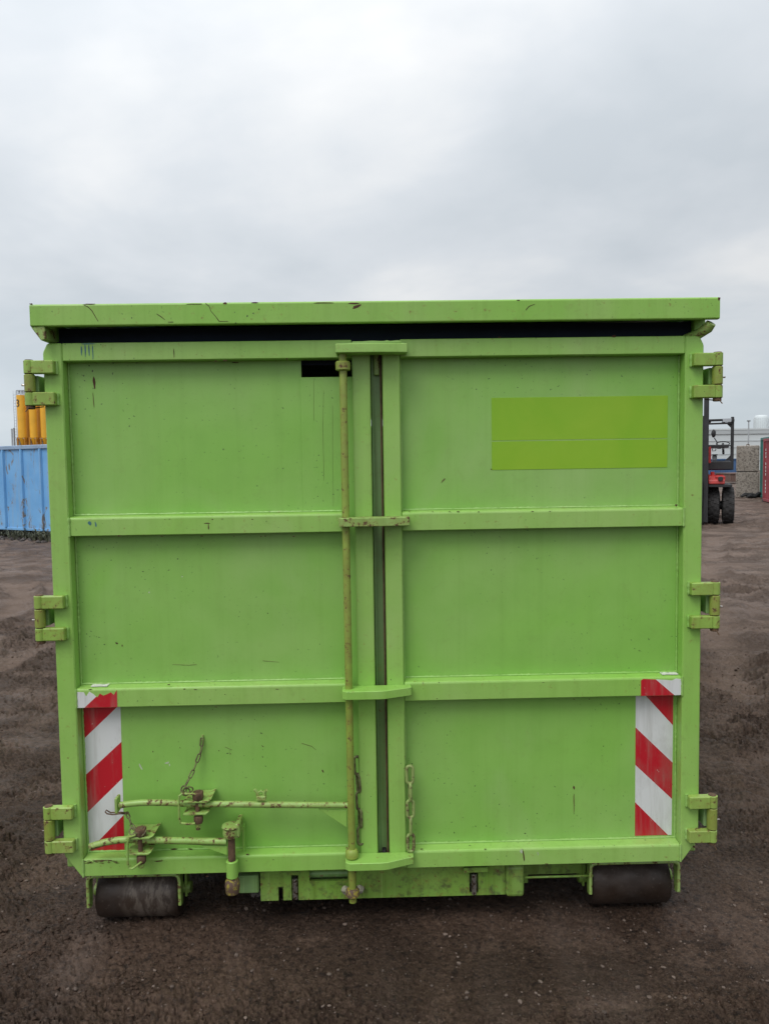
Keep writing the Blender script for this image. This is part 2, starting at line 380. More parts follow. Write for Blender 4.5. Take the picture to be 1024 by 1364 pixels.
def ridge(x, y, sc, oct, seed):
    t = 0; a = 1; s_ = 0
    for i in range(oct):
        t = t + a * (1 - np.abs(2 * vnoise(x / sc + i * 3.1, y / sc, seed + i * 31) - 1)); s_ += a; a *= .5; sc /= 2.1
    return t / s_
TRACKS = [  # centre line points of tyre tracks pressed in the mud (x, y), half width
    ([(-6.4, 2.6), (-4.9, 4.4), (-4.5, 6.2), (-5.1, 8.2), (-6.9, 10.6)], .22),
    ([(-5.2, 1.2), (-3.7, 3.1), (-3.4, 4.6), (-3.9, 6.6), (-5.0, 9.2)], .20),
    ([(-2.0, -1.0), (-2.3, .8), (-3.2, 2.6), (-5.2, 3.5), (-8, 3.8)], .2),
    ([(1.3, -1.3), (2.15, 1.6), (3.4, 4.6), (5.2, 8.8), (7.8, 14.2)], .26),
    ([(2.9, -.8), (4.0, 2.2), (5.6, 6.2), (8.6, 12.5)], .24),
    ([(1.2, 2.45), (2.1, 2.25), (3.1, 1.7), (4.2, .8)], .16),
    ([(3.6, 10.8), (5.2, 11.4), (7.0, 13.2), (9.6, 14.0)], .25),
    ([(-1.2, -2.2), (-.2, -1.6), (.9, -1.1), (1.9, .3), (2.6, 2.6)], .2)]
def hfun(X, Y):
    r = np.hypot(X, Y + 2.7); hfun.tw = np.zeros(X.shape)
    h = fbm(X, Y, 3.5, 3, 3) * .05 + fbm(X, Y, .5, 3, 11) * .016
    clod = np.clip(fbm(X, Y, 1.6, 3, 77) * 3 + .45, 0, 1)
    rg = ridge(X + fbm(X, Y, .4, 2, 9) * .3, Y * 1.25, .22, 4, 21)
    h += clod * (rg ** 2 - .5) * .026
    f1 = fbm(X, Y, .07, 4, 41, .62)
    h += (f1 * .020 + np.clip(f1 - .06, 0, 1) * .05) * (.45 + .8 * clod)
    # thin cracked edges: sharp little steps
    st = fbm(X, Y * 1.6, .35, 5, 55, .58); q = st * 15; h += (np.floor(q) + np.clip((q - np.floor(q)) * 9, 0, 1)) * .012 * (.15 + clod)
    fr = np.abs(q - np.round(q)); near = np.clip((22 - r) / 10, 0, 1); wd = .07 + .02 * np.clip(r - 3, 0, 10)
    gm = np.clip(fbm(X, Y * 1.5, .28, 3, 61) * 5 + .35, 0, 1)
    h -= np.exp(-(fr / wd) ** 2) * .045 * gm * (.25 + .9 * clod) * near
    st2 = fbm(X * .7, Y * 1.6, .12, 4, 155, .6) * 9; fr2 = np.abs(st2 - np.round(st2))
    h -= np.exp(-(fr2 / .10) ** 2) * .024 * np.clip(fbm(X, Y, .5, 2, 161) * 6 + .3, 0, 1) * near
    h += np.clip(ridge(X, Y * 1.2, .055, 3, 71) - .62, 0, 1) * .022 * gm * near
    for pts, hw in TRACKS:
        best = np.full(X.shape, 9.); sa = np.zeros(X.shape); acc = 0; side = np.zeros(X.shape)
        P = [np.array(p, float) for p in pts]; Q = []
        for i in range(len(P) - 1):
            p0 = P[max(i - 1, 0)]; p1 = P[i]; p2 = P[i + 1]; p3 = P[min(i + 2, len(P) - 1)]
            for t in np.linspace(0, 1, 7)[:-1]:
                Q.append(.5 * (2 * p1 + (p2 - p0) * t + (2 * p0 - 5 * p1 + 4 * p2 - p3) * t * t + (3 * p1 - p0 - 3 * p2 + p3) * t ** 3))
        Q.append(P[-1])
        for a, b in zip(Q[:-1], Q[1:]):
            d = b - a; L = np.hypot(*d); d = d / L
            t = np.clip((X - a[0]) * d[0] + (Y - a[1]) * d[1], 0, L)
            dx = X - a[0] - d[0] * t; dy = Y - a[1] - d[1] * t; dd = np.hypot(dx, dy)
            mk = dd < best; best = np.where(mk, dd, best); sa = np.where(mk, acc + t, sa); side = np.where(mk, dx * d[1] - dy * d[0], side); acc += L
        wgt = np.clip(1.25 - best / hw, 0, 1); wgt = wgt * wgt * (3 - 2 * wgt)
        lug = np.clip(np.sin(2 * PI * (sa / .085 + np.abs(side) * 3.5)) * 2.2, -1, 1)
        fade = np.clip(fbm(X, Y, .9, 3, 91) * 4 + .75, 0, 1)
        hfun.tw = np.maximum(hfun.tw, wgt * fade); h = h * (1 - .75 * wgt * fade) + wgt * fade * (-.030 + lug * .014) + np.exp(-((best - hw * 1.25) / .05) ** 2) * .035 * fade * (.6 + 1.5 * fbm(X, Y, .12, 2, 5))
    keep = np.clip((np.abs(X) - 1.5) / .4, 0, 1) + np.clip((-.15 - Y) / .3, 0, 1) + np.clip((Y - 6.4) / .5, 0, 1)
    keep = np.clip(keep, .22, 1)
    return h * keep - .004
def make_ground():
    a1 = np.radians(np.concatenate([np.linspace(-180, -52, 40)[:-1], np.linspace(-52, -36, 60)[:-1], np.linspace(-36, 36, 690)[:-1], np.linspace(36, 52, 60)[:-1], np.linspace(52, 180, 40)[:-1]]))
    r = [0.25]
    while r[-1] < 1.5: r.append(r[-1] + .06)
    while r[-1] < 70: r.append(r[-1] * 1.0041 + .0006)
    while r[-1] < 2500: r.append(r[-1] * 1.12)
    r = np.array(r); A, Rr = np.meshgrid(a1, r); X = np.sin(A) * Rr; Y = np.cos(A) * Rr - 2.7
    Z = hfun(X, Y); tw = hfun.tw.ravel(); fade = np.clip((70 - Rr) / 30, 0, 1); Z = Z * fade
    nr, na = X.shape; co = np.stack([X, Y, Z], -1).reshape(-1, 3); co = np.vstack([co, [[0, -2.7, 0]]])
    i, j = np.meshgrid(np.arange(nr - 1), np.arange(na), indexing='ij'); j2 = (j + 1) % na
    q = np.stack([i * na + j, (i + 1) * na + j, (i + 1) * na + j2, i * na + j2], -1).reshape(-1, 4)[:, ::-1]
    jj = np.arange(na); tri = np.stack([np.full(na, nr * na), jj, (jj + 1) % na], -1)[:, ::-1]
    me = bpy.data.meshes.new('ground'); me.vertices.add(len(co)); me.vertices.foreach_set('co', co.ravel().astype(np.float32))
    li = np.concatenate([q.ravel(), tri.ravel()]); me.loops.add(len(li)); me.loops.foreach_set('vertex_index', li.astype(np.int32))
    me.polygons.add(len(q) + len(tri)); st = np.concatenate([np.arange(len(q)) * 4, len(q) * 4 + np.arange(len(tri)) * 3])
    me.polygons.foreach_set('loop_start', st.astype(np.int32))
    me.update(calc_edges=True); me.validate(); me.polygons.foreach_set('use_smooth', np.ones(len(me.polygons), bool))
    at_ = me.attributes.new('packed', 'FLOAT', 'POINT'); at_.data.foreach_set('value', np.append(tw, 0.).astype(np.float32))
    me.materials.append(M_GROUND)
    o = bpy.data.objects.new('ground', me); COL.objects.link(o)
    if me.polygons[len(me.polygons) // 2].normal.z < 0: me.flip_normals()
    tag(o, 'dark brown damp muddy yard ground with tyre tracks', kind='structure')
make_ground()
def hz1(x, y): return float(hfun(np.array([float(x)]), np.array([float(y)]))[0])
# loose grit
def stones(name, n, gen, smin, smax, mat, label):
    pts = np.array([gen() for _ in range(n)]); H = hfun(pts[:, 0], pts[:, 1])
    base = bmesh.new(); bmesh.ops.create_icosphere(base, subdivisions=1, radius=1); bv = np.array([v.co[:] for v in base.verts]); bf = np.array([[v.index for v in f.verts] for f in base.faces]); base.free()
    V = []; Fc = []
    for k in range(n):
        s = smin * (smax / smin) ** (rng.random() ** 2.2); th = rng.random() * 6.28
        v = bv * (1 + rng.uniform(-.22, .22, (len(bv), 1))) * s * np.array([rng.uniform(.7, 1.3), rng.uniform(.7, 1.2), rng.uniform(.4, .8)])
        c, sn = math.cos(th), math.sin(th); v = v @ np.array([[c, sn, 0], [-sn, c, 0], [0, 0, 1]])
        V.append(v + [pts[k, 0], pts[k, 1], H[k] + s * .18]); Fc.append(bf + len(bv) * k)
    me = bpy.data.meshes.new(name); me.from_pydata(np.vstack(V).tolist(), [], np.vstack(Fc).tolist()); me.materials.append(mat)
    o = bpy.data.objects.new(name, me); COL.objects.link(o); tag(o, label, 'gravel', kind='stuff')
def gen_near():
    while True:
        a = random.uniform(-.62, .62); r = 1.7 * (9 / 1.7) ** random.random(); x, y = math.sin(a) * r, math.cos(a) * r - 2.7
        if not (abs(x) < 1.25 and y > .35): return (x, y)
stones('loose_grit', 4200, gen_near, .0016, .009, M_STONE, 'small loose stones and grit scattered on the muddy ground around the green container')

def gen_clod():
    while True:
        x, y = gen_near()
        c = float(fbm(np.array([x]), np.array([y]), 1.6, 3, 77)[0]) * 3 + .45; d = float(fbm(np.array([x]), np.array([y]), .35, 3, 12)[0])
        if random.random() < max(.05, c) * (1.0 if d > .02 else .12): return (x, y)
M_CLOD = simple('damp soil crumbs', (.050, .031, .022), .9, .4, 9, bump=.4, bs=120, bd=.003, spec=.2)
stones('soil_crumbs', 6500, gen_clod, .0022, .011, M_CLOD, 'dark crumbs of soil lying loose on the muddy yard')

# ================================================================== GREEN CONTAINER
C = tag(empty('roll_off_container', (0, 0, 0)), 'large lime green steel roll-off container with closed double rear doors, filling the middle', 'container')
BACK = 6.1
# body
for sx in (-1, 1):
    g = G(); g.box(sx * 1.165, sx * 1.12, .075, BACK, .24, 2.12, .003)
    wl = g.build('side_wall', M_PANEL, C)
    for i in range(9):
        y = .55 + i * .64; G().prism([(sx * 1.1655, y), (sx * 1.205, y + .02), (sx * 1.205, y + .10), (sx * 1.1655, y + .12)], .26, 2.10, 'z').build('wall_rib', M_FRAME, wl)
    G().cyl((sx * 1.132, .062, 2.145), (sx * 1.132, BACK, 2.145), .055, 24, .004).build('top_rail', M_FRAME, C)
    G().box(sx * 1.195, sx * 1.135, .058, .15, .25, 2.085, .004).build('corner_post', M_FRAME, C)
G().box(-1.119, 1.119, .08, BACK, .225, .245).build('floor_plate', M_UNDER, C)
G().box(-1.119, 1.119, BACK - .06, BACK - .01, .25, 2.2).build('front_wall', M_PANEL, C)
# lid: folded front beam, side arms, roof sheet
lid = G().box(-1.19, 1.20, .062, BACK + .05, 2.285, 2.318, .003).build('roof_lid', M_LID, C)
g = G(); g.prism([(-.050, 2.250), (-.050, 2.318), (-.046, 2.323), (.060, 2.323), (.060, 2.270), (-.03, 2.247), (-.046, 2.247)], -1.199, 1.2145, 'x', .0015); g.build('lid_beam', M_LID, lid)
G().box(-1.199, -1.155, .061, BACK, 2.215, 2.28, .003).build('lid_side_flange', M_LID, lid)
G().box(1.17, 1.213, .061, BACK, 2.215, 2.28, .003).build('lid_side_flange', M_LID, lid)
G().prism([(-1.1985, 2.246), (-1.152, 2.250), (-1.149, 2.205), (-1.165, 2.199)], -.045, .055, 'y', .002).build('lid_end_bracket', M_HARD, lid)
g = G(); g.tube([(1.192, -.03, 2.236), (1.186, -.02, 2.222), (1.166, 0.01, 2.205), (1.13, .05, 2.195)], [.018, .020, .018, .014], 10); g.build('lid_end_bracket', M_HARD, lid)
G().prism([(-1.150, 2.12), (1.150, 2.12), (1.190, 2.262), (-1.185, 2.262)], .085, .10, 'y').build('navy_strip', M_NAVY, lid)  # dark navy strip set behind the gap under the lid

def seam(pts, parent, r=.0042, step=.0065):
    g = G()
    for a, b in pts:
        a, b = Vector(a), Vector(b); n = max(3, int((b - a).length / step)); path = []; rr = []
        for i in range(n + 1):
            path.append(a.lerp(b, i / n)); rr.append(r * (1 + .18 * math.sin(i * 1.7) + .2 * math.sin(i * .23) + random.uniform(-.22, .22)))
        g.tube(path, rr, 6)
    g.build('weld_seam', M_WELD, parent, kind='stuff')
def sheet(xs, zs, filled, y0, y1, name, mat, parent, wav=.0015, sub=1):
    """steel sheet with cut-outs: cells between xs and zs where filled(i, j)"""
    g = G(); V = {}
    def v(i, j, k):
        if (i, j, k) not in V: V[i, j, k] = g.b.verts.new((xs[i], (y0, y1)[k], zs[j]))
        return V[i, j, k]
    I, J = len(xs) - 1, len(zs) - 1; ok = lambda i, j: 0 <= i < I and 0 <= j < J and filled(i, j)
    for i in range(I):
        for j in range(J):
            if not ok(i, j): continue
            g.b.faces.new((v(i, j, 0), v(i + 1, j, 0), v(i + 1, j + 1, 0), v(i, j + 1, 0)))
            g.b.faces.new((v(i, j, 1), v(i, j + 1, 1), v(i + 1, j + 1, 1), v(i + 1, j, 1)))
            for (di, dj, a, b) in ((-1, 0, (i, j), (i, j + 1)), (1, 0, (i + 1, j), (i + 1, j + 1)), (0, -1, (i, j), (i + 1, j)), (0, 1, (i, j + 1), (i + 1, j + 1))):
                if not ok(i + di, j + dj): g.b.faces.new((v(*a, 0), v(*b, 0), v(*b, 1), v(*a, 1)))
    return g.build(name, mat, parent)
PY = .050
RAILS = [(.243, .309), (.879, .950), (1.509, 1.577), (2.134, 2.197)]
def door(side):
    """side -1 left, +1 right"""
    s = side
    D = tag(bpy.data.objects.new('door', None), ('left rear door with locking rod and handles' if s < 0 else 'right rear door with yellowish green blank panel'))
    COL.objects.link(D); D.parent = C
    xo, xi = s * 1.181, s * 1.113                        # hinge post
    so_, si = ((-.0875, -.0225) if s < 0 else (.0835, .0205))  # closing stile
    rail_end = -.129 if s < 0 else so_ + .0
    if s < 0:
        xs = [-1.125, -.273, -.087, -.03]; zs = [.25, 2.072, 2.134, 2.19]
        sheet(xs, zs, lambda i, j: not (i == 1 and j == 1), PY, PY + .005, 'panel', M_PANEL, D)
        G().box(-.2775, -.1295, PY - .003, PY - .0002, 1.578, 2.0715, .0008).build('patch_plate', M_PANEL, D)
    else:
        G().box(.03, 1.125, PY, PY + .005, .25, 2.19).build('panel', M_PANEL, D)
    G().prism([(xo, 2.165), (xo - s * .016, 2.197), (xi + s * .0005, 2.197), (xi + s * .0005, .243), (xi + s * .008, .243), (xo, .326)], 0, PY + .03, 'y', .004).build('hinge_post', M_FRAME, D)
    G().box(so_, si, 0, PY + .03, .245, 2.192, .004).build('closing_stile', M_FRAME, D)
    for k, (z0, z1) in enumerate(RAILS):
        xe = (rail_end if k < 3 else -.0885) if s < 0 else so_ + .001
        # sloping top lip as on pressed rails
        G().prism([(0.0015, z0), (0.0015, z1 - .006), (.006, z1), (PY - .0005, z1 + .004), (PY - .0005, z0 + .003)] if k < 3 else [(0.0015, z0), (.0015, z1), (PY + .02, z1), (PY + .02, z0)], xi - s * .0003, xe, 'x', .0025).build('rail', M_FRAME, D)
    e = .003
    pts = []
    zc_ = [(RAILS[0][1], RAILS[1][0]), (RAILS[1][1], RAILS[2][0]), (RAILS[2][1], RAILS[3][0])]
    for z0, z1 in zc_:
        pts += [((xi - s * e, PY - e, z0), (xi - s * e, PY - e, z1))]
        pts += [((xi, PY - e, z0 + .006), ((rail_end if s < 0 else so_), PY - e, z0 + .006))]
        if s > 0: pts += [((so_ + e, PY - e, z0), (so_ + e, PY - e, z1))]
    for z0, z1 in RAILS[:3]: pts += [((xi, -.0005, z0), (xi, -.0005, z1))]
    seam(pts, D, .0036)
    return D
DL, DR = door(-1), door(1)
# the closing gap with its seal strips, seen between the two stiles
gp = tag(G().box(-.0215, .0195, .052, .058, .25, 2.19).build('gap_strip', M_GAP, C), 'dull dark green strip recessed between the doors')
G().box(-.019, -.012, .040, .0515, .25, 2.18, .001).build('seal_lip', M_GAP, gp)
G().box(.012, .0175, .030, .0515, .25, 2.18, .001).build('seal_lip', M_RUSTY, gp)
G().box(-.009, .0105, .034, .0515, 2.075, 2.16, .003).build('catch_plate', M_HARD, gp)
G().box(-.006, .008, .02, .0515, .285, .302, .002).build('seal_foot', M_RUBBER, gp)

# hinges
def hinge(s, z0, z1):
    H = bpy.data.objects.new('hinge', None); COL.objects.link(H); H.parent = C
    a = .046
    for zz in ((z0, z0 + a), (z1 - a, z1)):
        G().box(s * 1.134, s * 1.212, -.030, -.0008, *zz, .003).build('hinge_strap', M_HINGE, H)
    seam([((s * 1.133, -.002, z0 + 0.002), (s * 1.133, -.002, z0 + a - .002)), ((s * 1.133, -.002, z1 - a), (s * 1.133, -.002, z1))], H, .005)
    for q0, q1, m_ in ((z0, z0 + a - .001, M_HINGE), (z0 + a + .002, z1 - a - .002, M_ROD), (z1 - a + .001, z1 + .001, M_HINGE)):
        G().cyl((s * 1.224, -.014, q0), (s * 1.224, -.014, q1), .0185, 20, .002).build('knuckle', m_, H)
    G().cyl((s * 1.224, -.014, z0 - .012), (s * 1.224, -.014, z1 + .004), .0150, 14, .002).build('hinge_pin', M_RUSTY, H)
    g = G(); g.tube([(s * 1.224, -.030, z0 - .007), (s * 1.222, .0, z0 - .007), (s * 1.205, .01, z0 - .004), (s * 1.190, .012, z0 - .002)], .0022, 6)
    g.tube([(s * 1.224, -.030, z0 - .007), (s * 1.229, -.034, z0 - .016), (s * 1.233, -.036, z0 - .022)], .002, 6); g.build('split_pin', M_RUSTY, H)
    zm = (z0 + z1) / 2 - .006
    G().cyl((s * 1.240, -.014, zm), (s * 1.253, -.014, zm), .0035, 8, .001).build('grease_nipple', M_STEEL, H)
    G().box(s * 1.200, s * 1.222, .000, .09, z0 + a + .004, z1 - a - .004, .002).build('body_lug', M_GAP, H)
for s, zz in ((-1, (1.977, 2.134)), (-1, (1.136, 1.298)), (-1, (.349, .521)), (1, (1.972, 2.132)), (1, (1.134, 1.303)), (1, (.327, .503))): hinge(s, *zz)

# locking plates across the gap
def lplate(z0, z1, taper, mat, wid=(-.142, .108), front=-.075):
    if taper: poly = [(wid[0], -.0006), (wid[0], front + .012), (wid[0] + .014, front), (-.01, front), (.012, front + .003), (wid[1], front + .040), (wid[1], -.0006)]
    else: poly = [(wid[0], -.0006), (wid[0], front), (0, front), (wid[1], front + .012), (wid[1], -.0006)]
    G().prism(poly, z0, z1, 'z', .002).build('locking_plate', mat, C)
lplate(2.141, 2.172, False, M_FRAME); lplate(1.533, 1.564, False, M_HARD); lplate(.911, .942, True, M_FRAME); lplate(.279, .308, True, M_FRAME)
seam([((-.14, -.006, 2.175), (.105, -.006, 2.175)), ((-.085, -.004, 2.182), (.09, -.004, 2.184))], C, .008, .010)

# locking rod with collars
RX, RY, RR = -.1185, -.036, .0135
R_ = tag(G().cyl((RX, RY, .142), (RX, RY, 2.140), RR, 20).build('locking_rod', M_ROD, C), 'long vertical olive stained locking rod')
def lathe(prof, c, n=20):
    g = G(); c = Vector(c); g.tube([c + Vector((0, 0, z)) for z, r in prof], [r for z, r in prof], n); return g
lathe([(0, .020), (.003, .026), (.028, .027), (.033, .022), (.034, .0140)], (RX, RY, 2.083)).build('collar', M_ROD, R_)
lathe([(0, .018), (.006, .0235), (.026, .0235), (.036, .017), (.037, .0140)], (RX, RY, .3085)).build('collar', M_ROD, R_)
lathe([(0, .014), (.002, .019), (.008, .0255), (.026, .0255), (.034, .020), (.035, .0140)], (RX, RY, .160)).build('collar', M_RUSTYEL, R_)
for dx in (-.030, .026):
    g = G(); g.blob((RX + dx, .030, .150), .016, 2, .12, (1, .8, 1)); g.build('weld_lump', M_LUMP, C)

# chains
def link_mesh(L, W, r, mat):
    g = G(); path = []; hw, hl = W / 2 - r, L / 2 - W / 2
    for k in range(9): a = PI * k / 8; path.append((hw * math.cos(a), 0, hl + hw * math.sin(a)))
    for k in range(9): a = PI + PI * k / 8; path.append((hw * math.cos(a), 0, -hl + hw * math.sin(a)))
    g.tube(path, r, 8, closed=True); me = bpy.data.meshes.new('link')
    for f in g.b.faces: f.smooth = True
    g.b.to_mesh(me); g.b.free(); me.materials.append(mat); return me
def chain(path, L, W, r, mat, label=None, tw0=0., jit=.12):
    ch = bpy.data.objects.new('chain', None); COL.objects.link(ch); ch.parent = C
    if label: ch['label'] = label
    me = link_mesh(L, W, r, mat); pitch = L - 2 * r - .001
    path = [Vector(p) for p in path]; seg = [(b - a).length for a, b in zip(path[:-1], path[1:])]; T = sum(seg); n = max(1, int(T / pitch))
    def P(d):
        for i, l in enumerate(seg):
            if d <= l or i == len(seg) - 1: return path[i].lerp(path[i + 1], d / l)
            d -= l
    for k in range(n):
        c = P((k + .5) * pitch); t = (P(min(T, (k + 1) * pitch)) - P(k * pitch)).normalized()
        zz_ = -t; xx_ = Vector((1, 0, 0)); xx_ = (xx_ - zz_ * xx_.dot(zz_)).normalized(); q3 = Matrix((xx_, zz_.cross(xx_), zz_)).transposed(); o = bpy.data.objects.new('link', me); COL.objects.link(o); o.parent = ch
        ang = tw0 + (PI / 2 if k % 2 else 0) + random.uniform(-jit, jit)
        o.matrix_local = Matrix.Translation(c) @ (q3 @ Matrix.Rotation(ang, 3, 'Z')).to_4x4()
    return ch
a, b = at(475, 1008, .015), at(481, 1143, .0)
chain([a, a.lerp(b, .5) + Vector((.004, 0, 0)), b], .078, .033, .0056, M_CHAIN, 'short chain hanging beside the locking rod', .35, .15)
a, b = at(546.5, 1012, -.012), at(547, 1133, -.012)
chain([(.099, -.006, .637), (.100, -.008, .47), (.099, -.008, .306)], .078, .0355, .0062, M_CHAIN2, 'overpainted chain hanging on the right door', .08, .10)

# upper handle
def P3(l, Y): return [at(x, y, Y) for x, y in l]
def handle(pts, Y, r, gusset, mat, label):
    h = bpy.data.objects.new('door_handle', None); COL.objects.link(h); h.parent = C; h['label'] = label
    path = P3(pts, Y); sm = []
    for i in range(len(path) - 1):
        for t in (0, .25, .5, .75): 
            p0 = path[max(i - 1, 0)]; p1 = path[i]; p2 = path[i + 1]; p3 = path[min(i + 2, len(path) - 1)]
            sm.append(.5 * (2 * p1 + (p2 - p0) * t + (2 * p0 - 5 * p1 + 4 * p2 - p3) * t * t + (3 * p1 - p0 - 3 * p2 + p3) * t ** 3))
    sm.append(path[-1])
    G().tube([sm[0] - (sm[1] - sm[0]).normalized() * .002] + sm, [r * .8] + [r] * len(sm), 14).build('handle_tube', mat, h)
    q = [at(x, y, Y) for x, y in gusset]; G().prism([(v.x, v.z) for v in q], Y - .003, Y + .004, 'y', .001).build('gusset', M_FRAME, h)
    return h
HY = -.030
H1 = handle([(160, 1072.5), (185, 1069.5), (215, 1069), (262, 1071), (300, 1071), (380, 1072), (464, 1072.5)], HY, .0115, [(424, 1077.5), (462, 1079), (462, 1102)], M_HARD, 'upper bent handle bar welded to the locking rod')
q = at(157, 1073, HY); G().box(q.x - .008, q.x + .002, HY - .01, HY + .03, q.z - .026, q.z + .030, .002).build('end_plate', M_HARD, H1)
q = at(348, 1064, HY); g = G()
g.box(q.x - .016, q.x + .018, HY - .010, HY + .012, q.z - .004, q.z + .012, .002)
g.tube([q + Vector((-.012, 0, .01)), q + Vector((-.014, 0, .026)), q + Vector((-.024, 0, .036))], .006, 8); g.tube([q + Vector((.012, 0, .01)), q + Vector((.014, 0, .026)), q + Vector((.022, -.004, .034))], .006, 8)
g.tube([q + Vector((-.012, 0, .022)), q + Vector((0, 0, .030)), q + Vector((.012, 0, .022))], .004, 8)
g.build('hook', M_HARD, H1)
LY = -.030
H2 = handle([(120.5, 1128), (140, 1122), (166, 1118.5), (205, 1119), (250, 1120), (302, 1121)], LY, .0125, [(268, 1126.5), (303, 1127), (303, 1139)], M_HARDR, 'lower bent handle bar with rusty underside')
# pivot post of the lower handle
PV = bpy.data.objects.new('pivot_post', None); COL.objects.link(PV); PV.parent = C
px_ = at(308, 1120, -.030).x
def zz(py, Y=-.03): return at(308, py, Y).z
lathe([(0, .016), (.004, .026), (.02, .030), (.034, .027), (.042, .033), (.046, .031)], (px_, -.030, zz(1115))).build('pivot_cup', M_HARD, PV)
G().box(px_ + .018, px_ + .034, -.045, .04, zz(1114), zz(1096), .003).build('cup_lug', M_HARD, PV)
G().cyl((px_ + .001, -.030, zz(1148)), (px_ + .001, -.030, zz(1112)), .0135, 16).build('pivot_shaft', M_RUSTY, PV)
G().cyl((px_ + .001, -.030, zz(1168)), (px_ + .001, -.030, zz(1146)), .0215, 20, .002).build('pivot_sleeve', M_FRAME, PV)
lathe([(0, .014), (.006, .024), (.03, .028), (.05, .026), (.062, .018)], (px_, -.028, zz(1191))).build('pivot_end', M_RUSTYEL, PV)
G().box(px_ - .02, px_ + .02, -.012, -.0008, .2435, .300, .002).build('sleeve_bracket', M_FRAME, PV)
G().box(px_ + .032, px_ + .040, .0495 - .03, .049, zz(1146, .04), zz(1098, .04), .001).build('back_strap', M_FRAME, PV)

# clamps: two lug plates, a bolt, a wire loop
def clamp(cx, ty, by, bt, bb, loop, Y, label):
    k = bpy.data.objects.new('clamp', None); COL.objects.link(k); k.parent = C; k['label'] = label
    for j, (py, w0, w1, tip) in enumerate(((ty, -17, 14, 20), (by, -17, 13, 17))):
        p = at(cx, py, Y); x0 = at(cx + w0, py, Y).x; x1 = at(cx + w1, py, Y).x; x2 = at(cx + tip, py - 5, Y).x
        g = G(); g.prism([(x0, p.z - .004), (x1, p.z - .004), (x2, p.z + .008), (x1 - .002, p.z + .003), (x0 + .01, p.z + .003), (x0, p.z + .002)], Y - .022, .046, 'y', .001)
        g.build('lug_plate', M_HARD, k)
    t, b_ = at(cx, bt, Y), at(cx, bb, Y)
    G().cyl((t.x, Y - .004, b_.z), (t.x, Y - .004, t.z), .0085, 12).build('bolt', M_RUSTY, k)
    n1 = at(cx, ty - 6, Y); G().cyl((n1.x + .004, Y - .006, at(cx, ty - 1.5, Y).z), (n1.x + .004, Y - .006, at(cx, ty - 11.5, Y).z), .0205, 6, .002).build('bolt_head', M_RUSTY, k)
    G().cyl((n1.x + .003, Y - .006, at(cx, by + 4, Y).z), (n1.x + .003, Y - .006, at(cx, by + 14, Y).z), .017, 6, .002).build('nut', M_RUSTY, k)
    G().cyl((n1.x + .002, Y - .006, at(cx, by + 14, Y).z), (n1.x + .002, Y - .006, at(cx, by + 20, Y).z), .011, 12, .002).build('bolt_tip', M_HARD, k)
    G().tube([at(x, y, Y - .02 - .004 * (i % 2)) for i, (x, y) in enumerate(loop)], .0042, 8).build('wire_loop', M_HARD, k)
    # ring tangle
    return k
K1 = clamp(263, 1065, 1081, 1053, 1104, [(262, 1058), (252, 1057.5), (243, 1057), (239, 1060), (238.5, 1072), (239, 1090), (241, 1096), (250, 1097.5), (260, 1097)], -.030, 'rusty bolted clamp holding the upper handle')
g = G()
for i in range(3):
    c = at(245 + i * 3, 1052 + i % 2 * 3, -.045); g.tube([c + Vector((.010 * (1 + .3 * i) * math.cos(t), .006 * math.sin(t + i), .012 * math.sin(t))) for t in np.linspace(0, 2 * PI, 13)[:-1]], .0028, 6, closed=True)
g.build('wire_ring', M_CHAIN, K1)
K2 = clamp(187, 1113, 1134, 1106, 1150, [(181, 1112), (173, 1115), (170.5, 1122), (170.5, 1150), (172, 1156), (177, 1157), (184, 1152), (189, 1148)], -.036, 'bolted clamp holding the lower handle')
g = G()
for i in range(4):
    c = at(177 + i * 4.5, 1107 + i % 2 * 3, -.05); g.tube([c + Vector((.012 * math.cos(t), .007 * math.sin(t + i), .010 * math.sin(t + i * .7))) for t in np.linspace(0, 2 * PI, 13)[:-1]], .003, 6, closed=True)
g.build('wire_ring', M_CHAIN, K2)
chain([at(269.5, 983, .043), at(268, 1000, .036), at(258, 1026, .012), at(246, 1049, -.03)], .036, .0155, .0026, M_CHAIN, 'thin rusty chain above the upper clamp', .4, .4)
chain([at(169, 1082, -.012), at(173, 1092, -.03), at(176, 1100, -.04), at(184, 1109, -.055)], .030, .0145, .0026, M_CHAIN, 'thin rusty chain between the two handles', .4, .5)
g = G(); p0 = at(141, 1084, 0.01); g.tube([at(*q_, .01) for q_ in ((172, 1084), (160, 1084), (150, 1085), (143, 1084), (140.5, 1081.5), (142, 1079), (145, 1081), (148, 1082.5), (160, 1082), (172, 1082.5))], .0024, 6)
tag(g.build('split_pin', M_RUSTY, C), 'rusty split pin in front of the left warning marking')
g = G(); g.cyl(at(270, 979, .046), at(269.5, 986, .046), .0045, 8, .001); g.build('chain_lug', M_HARD, C)

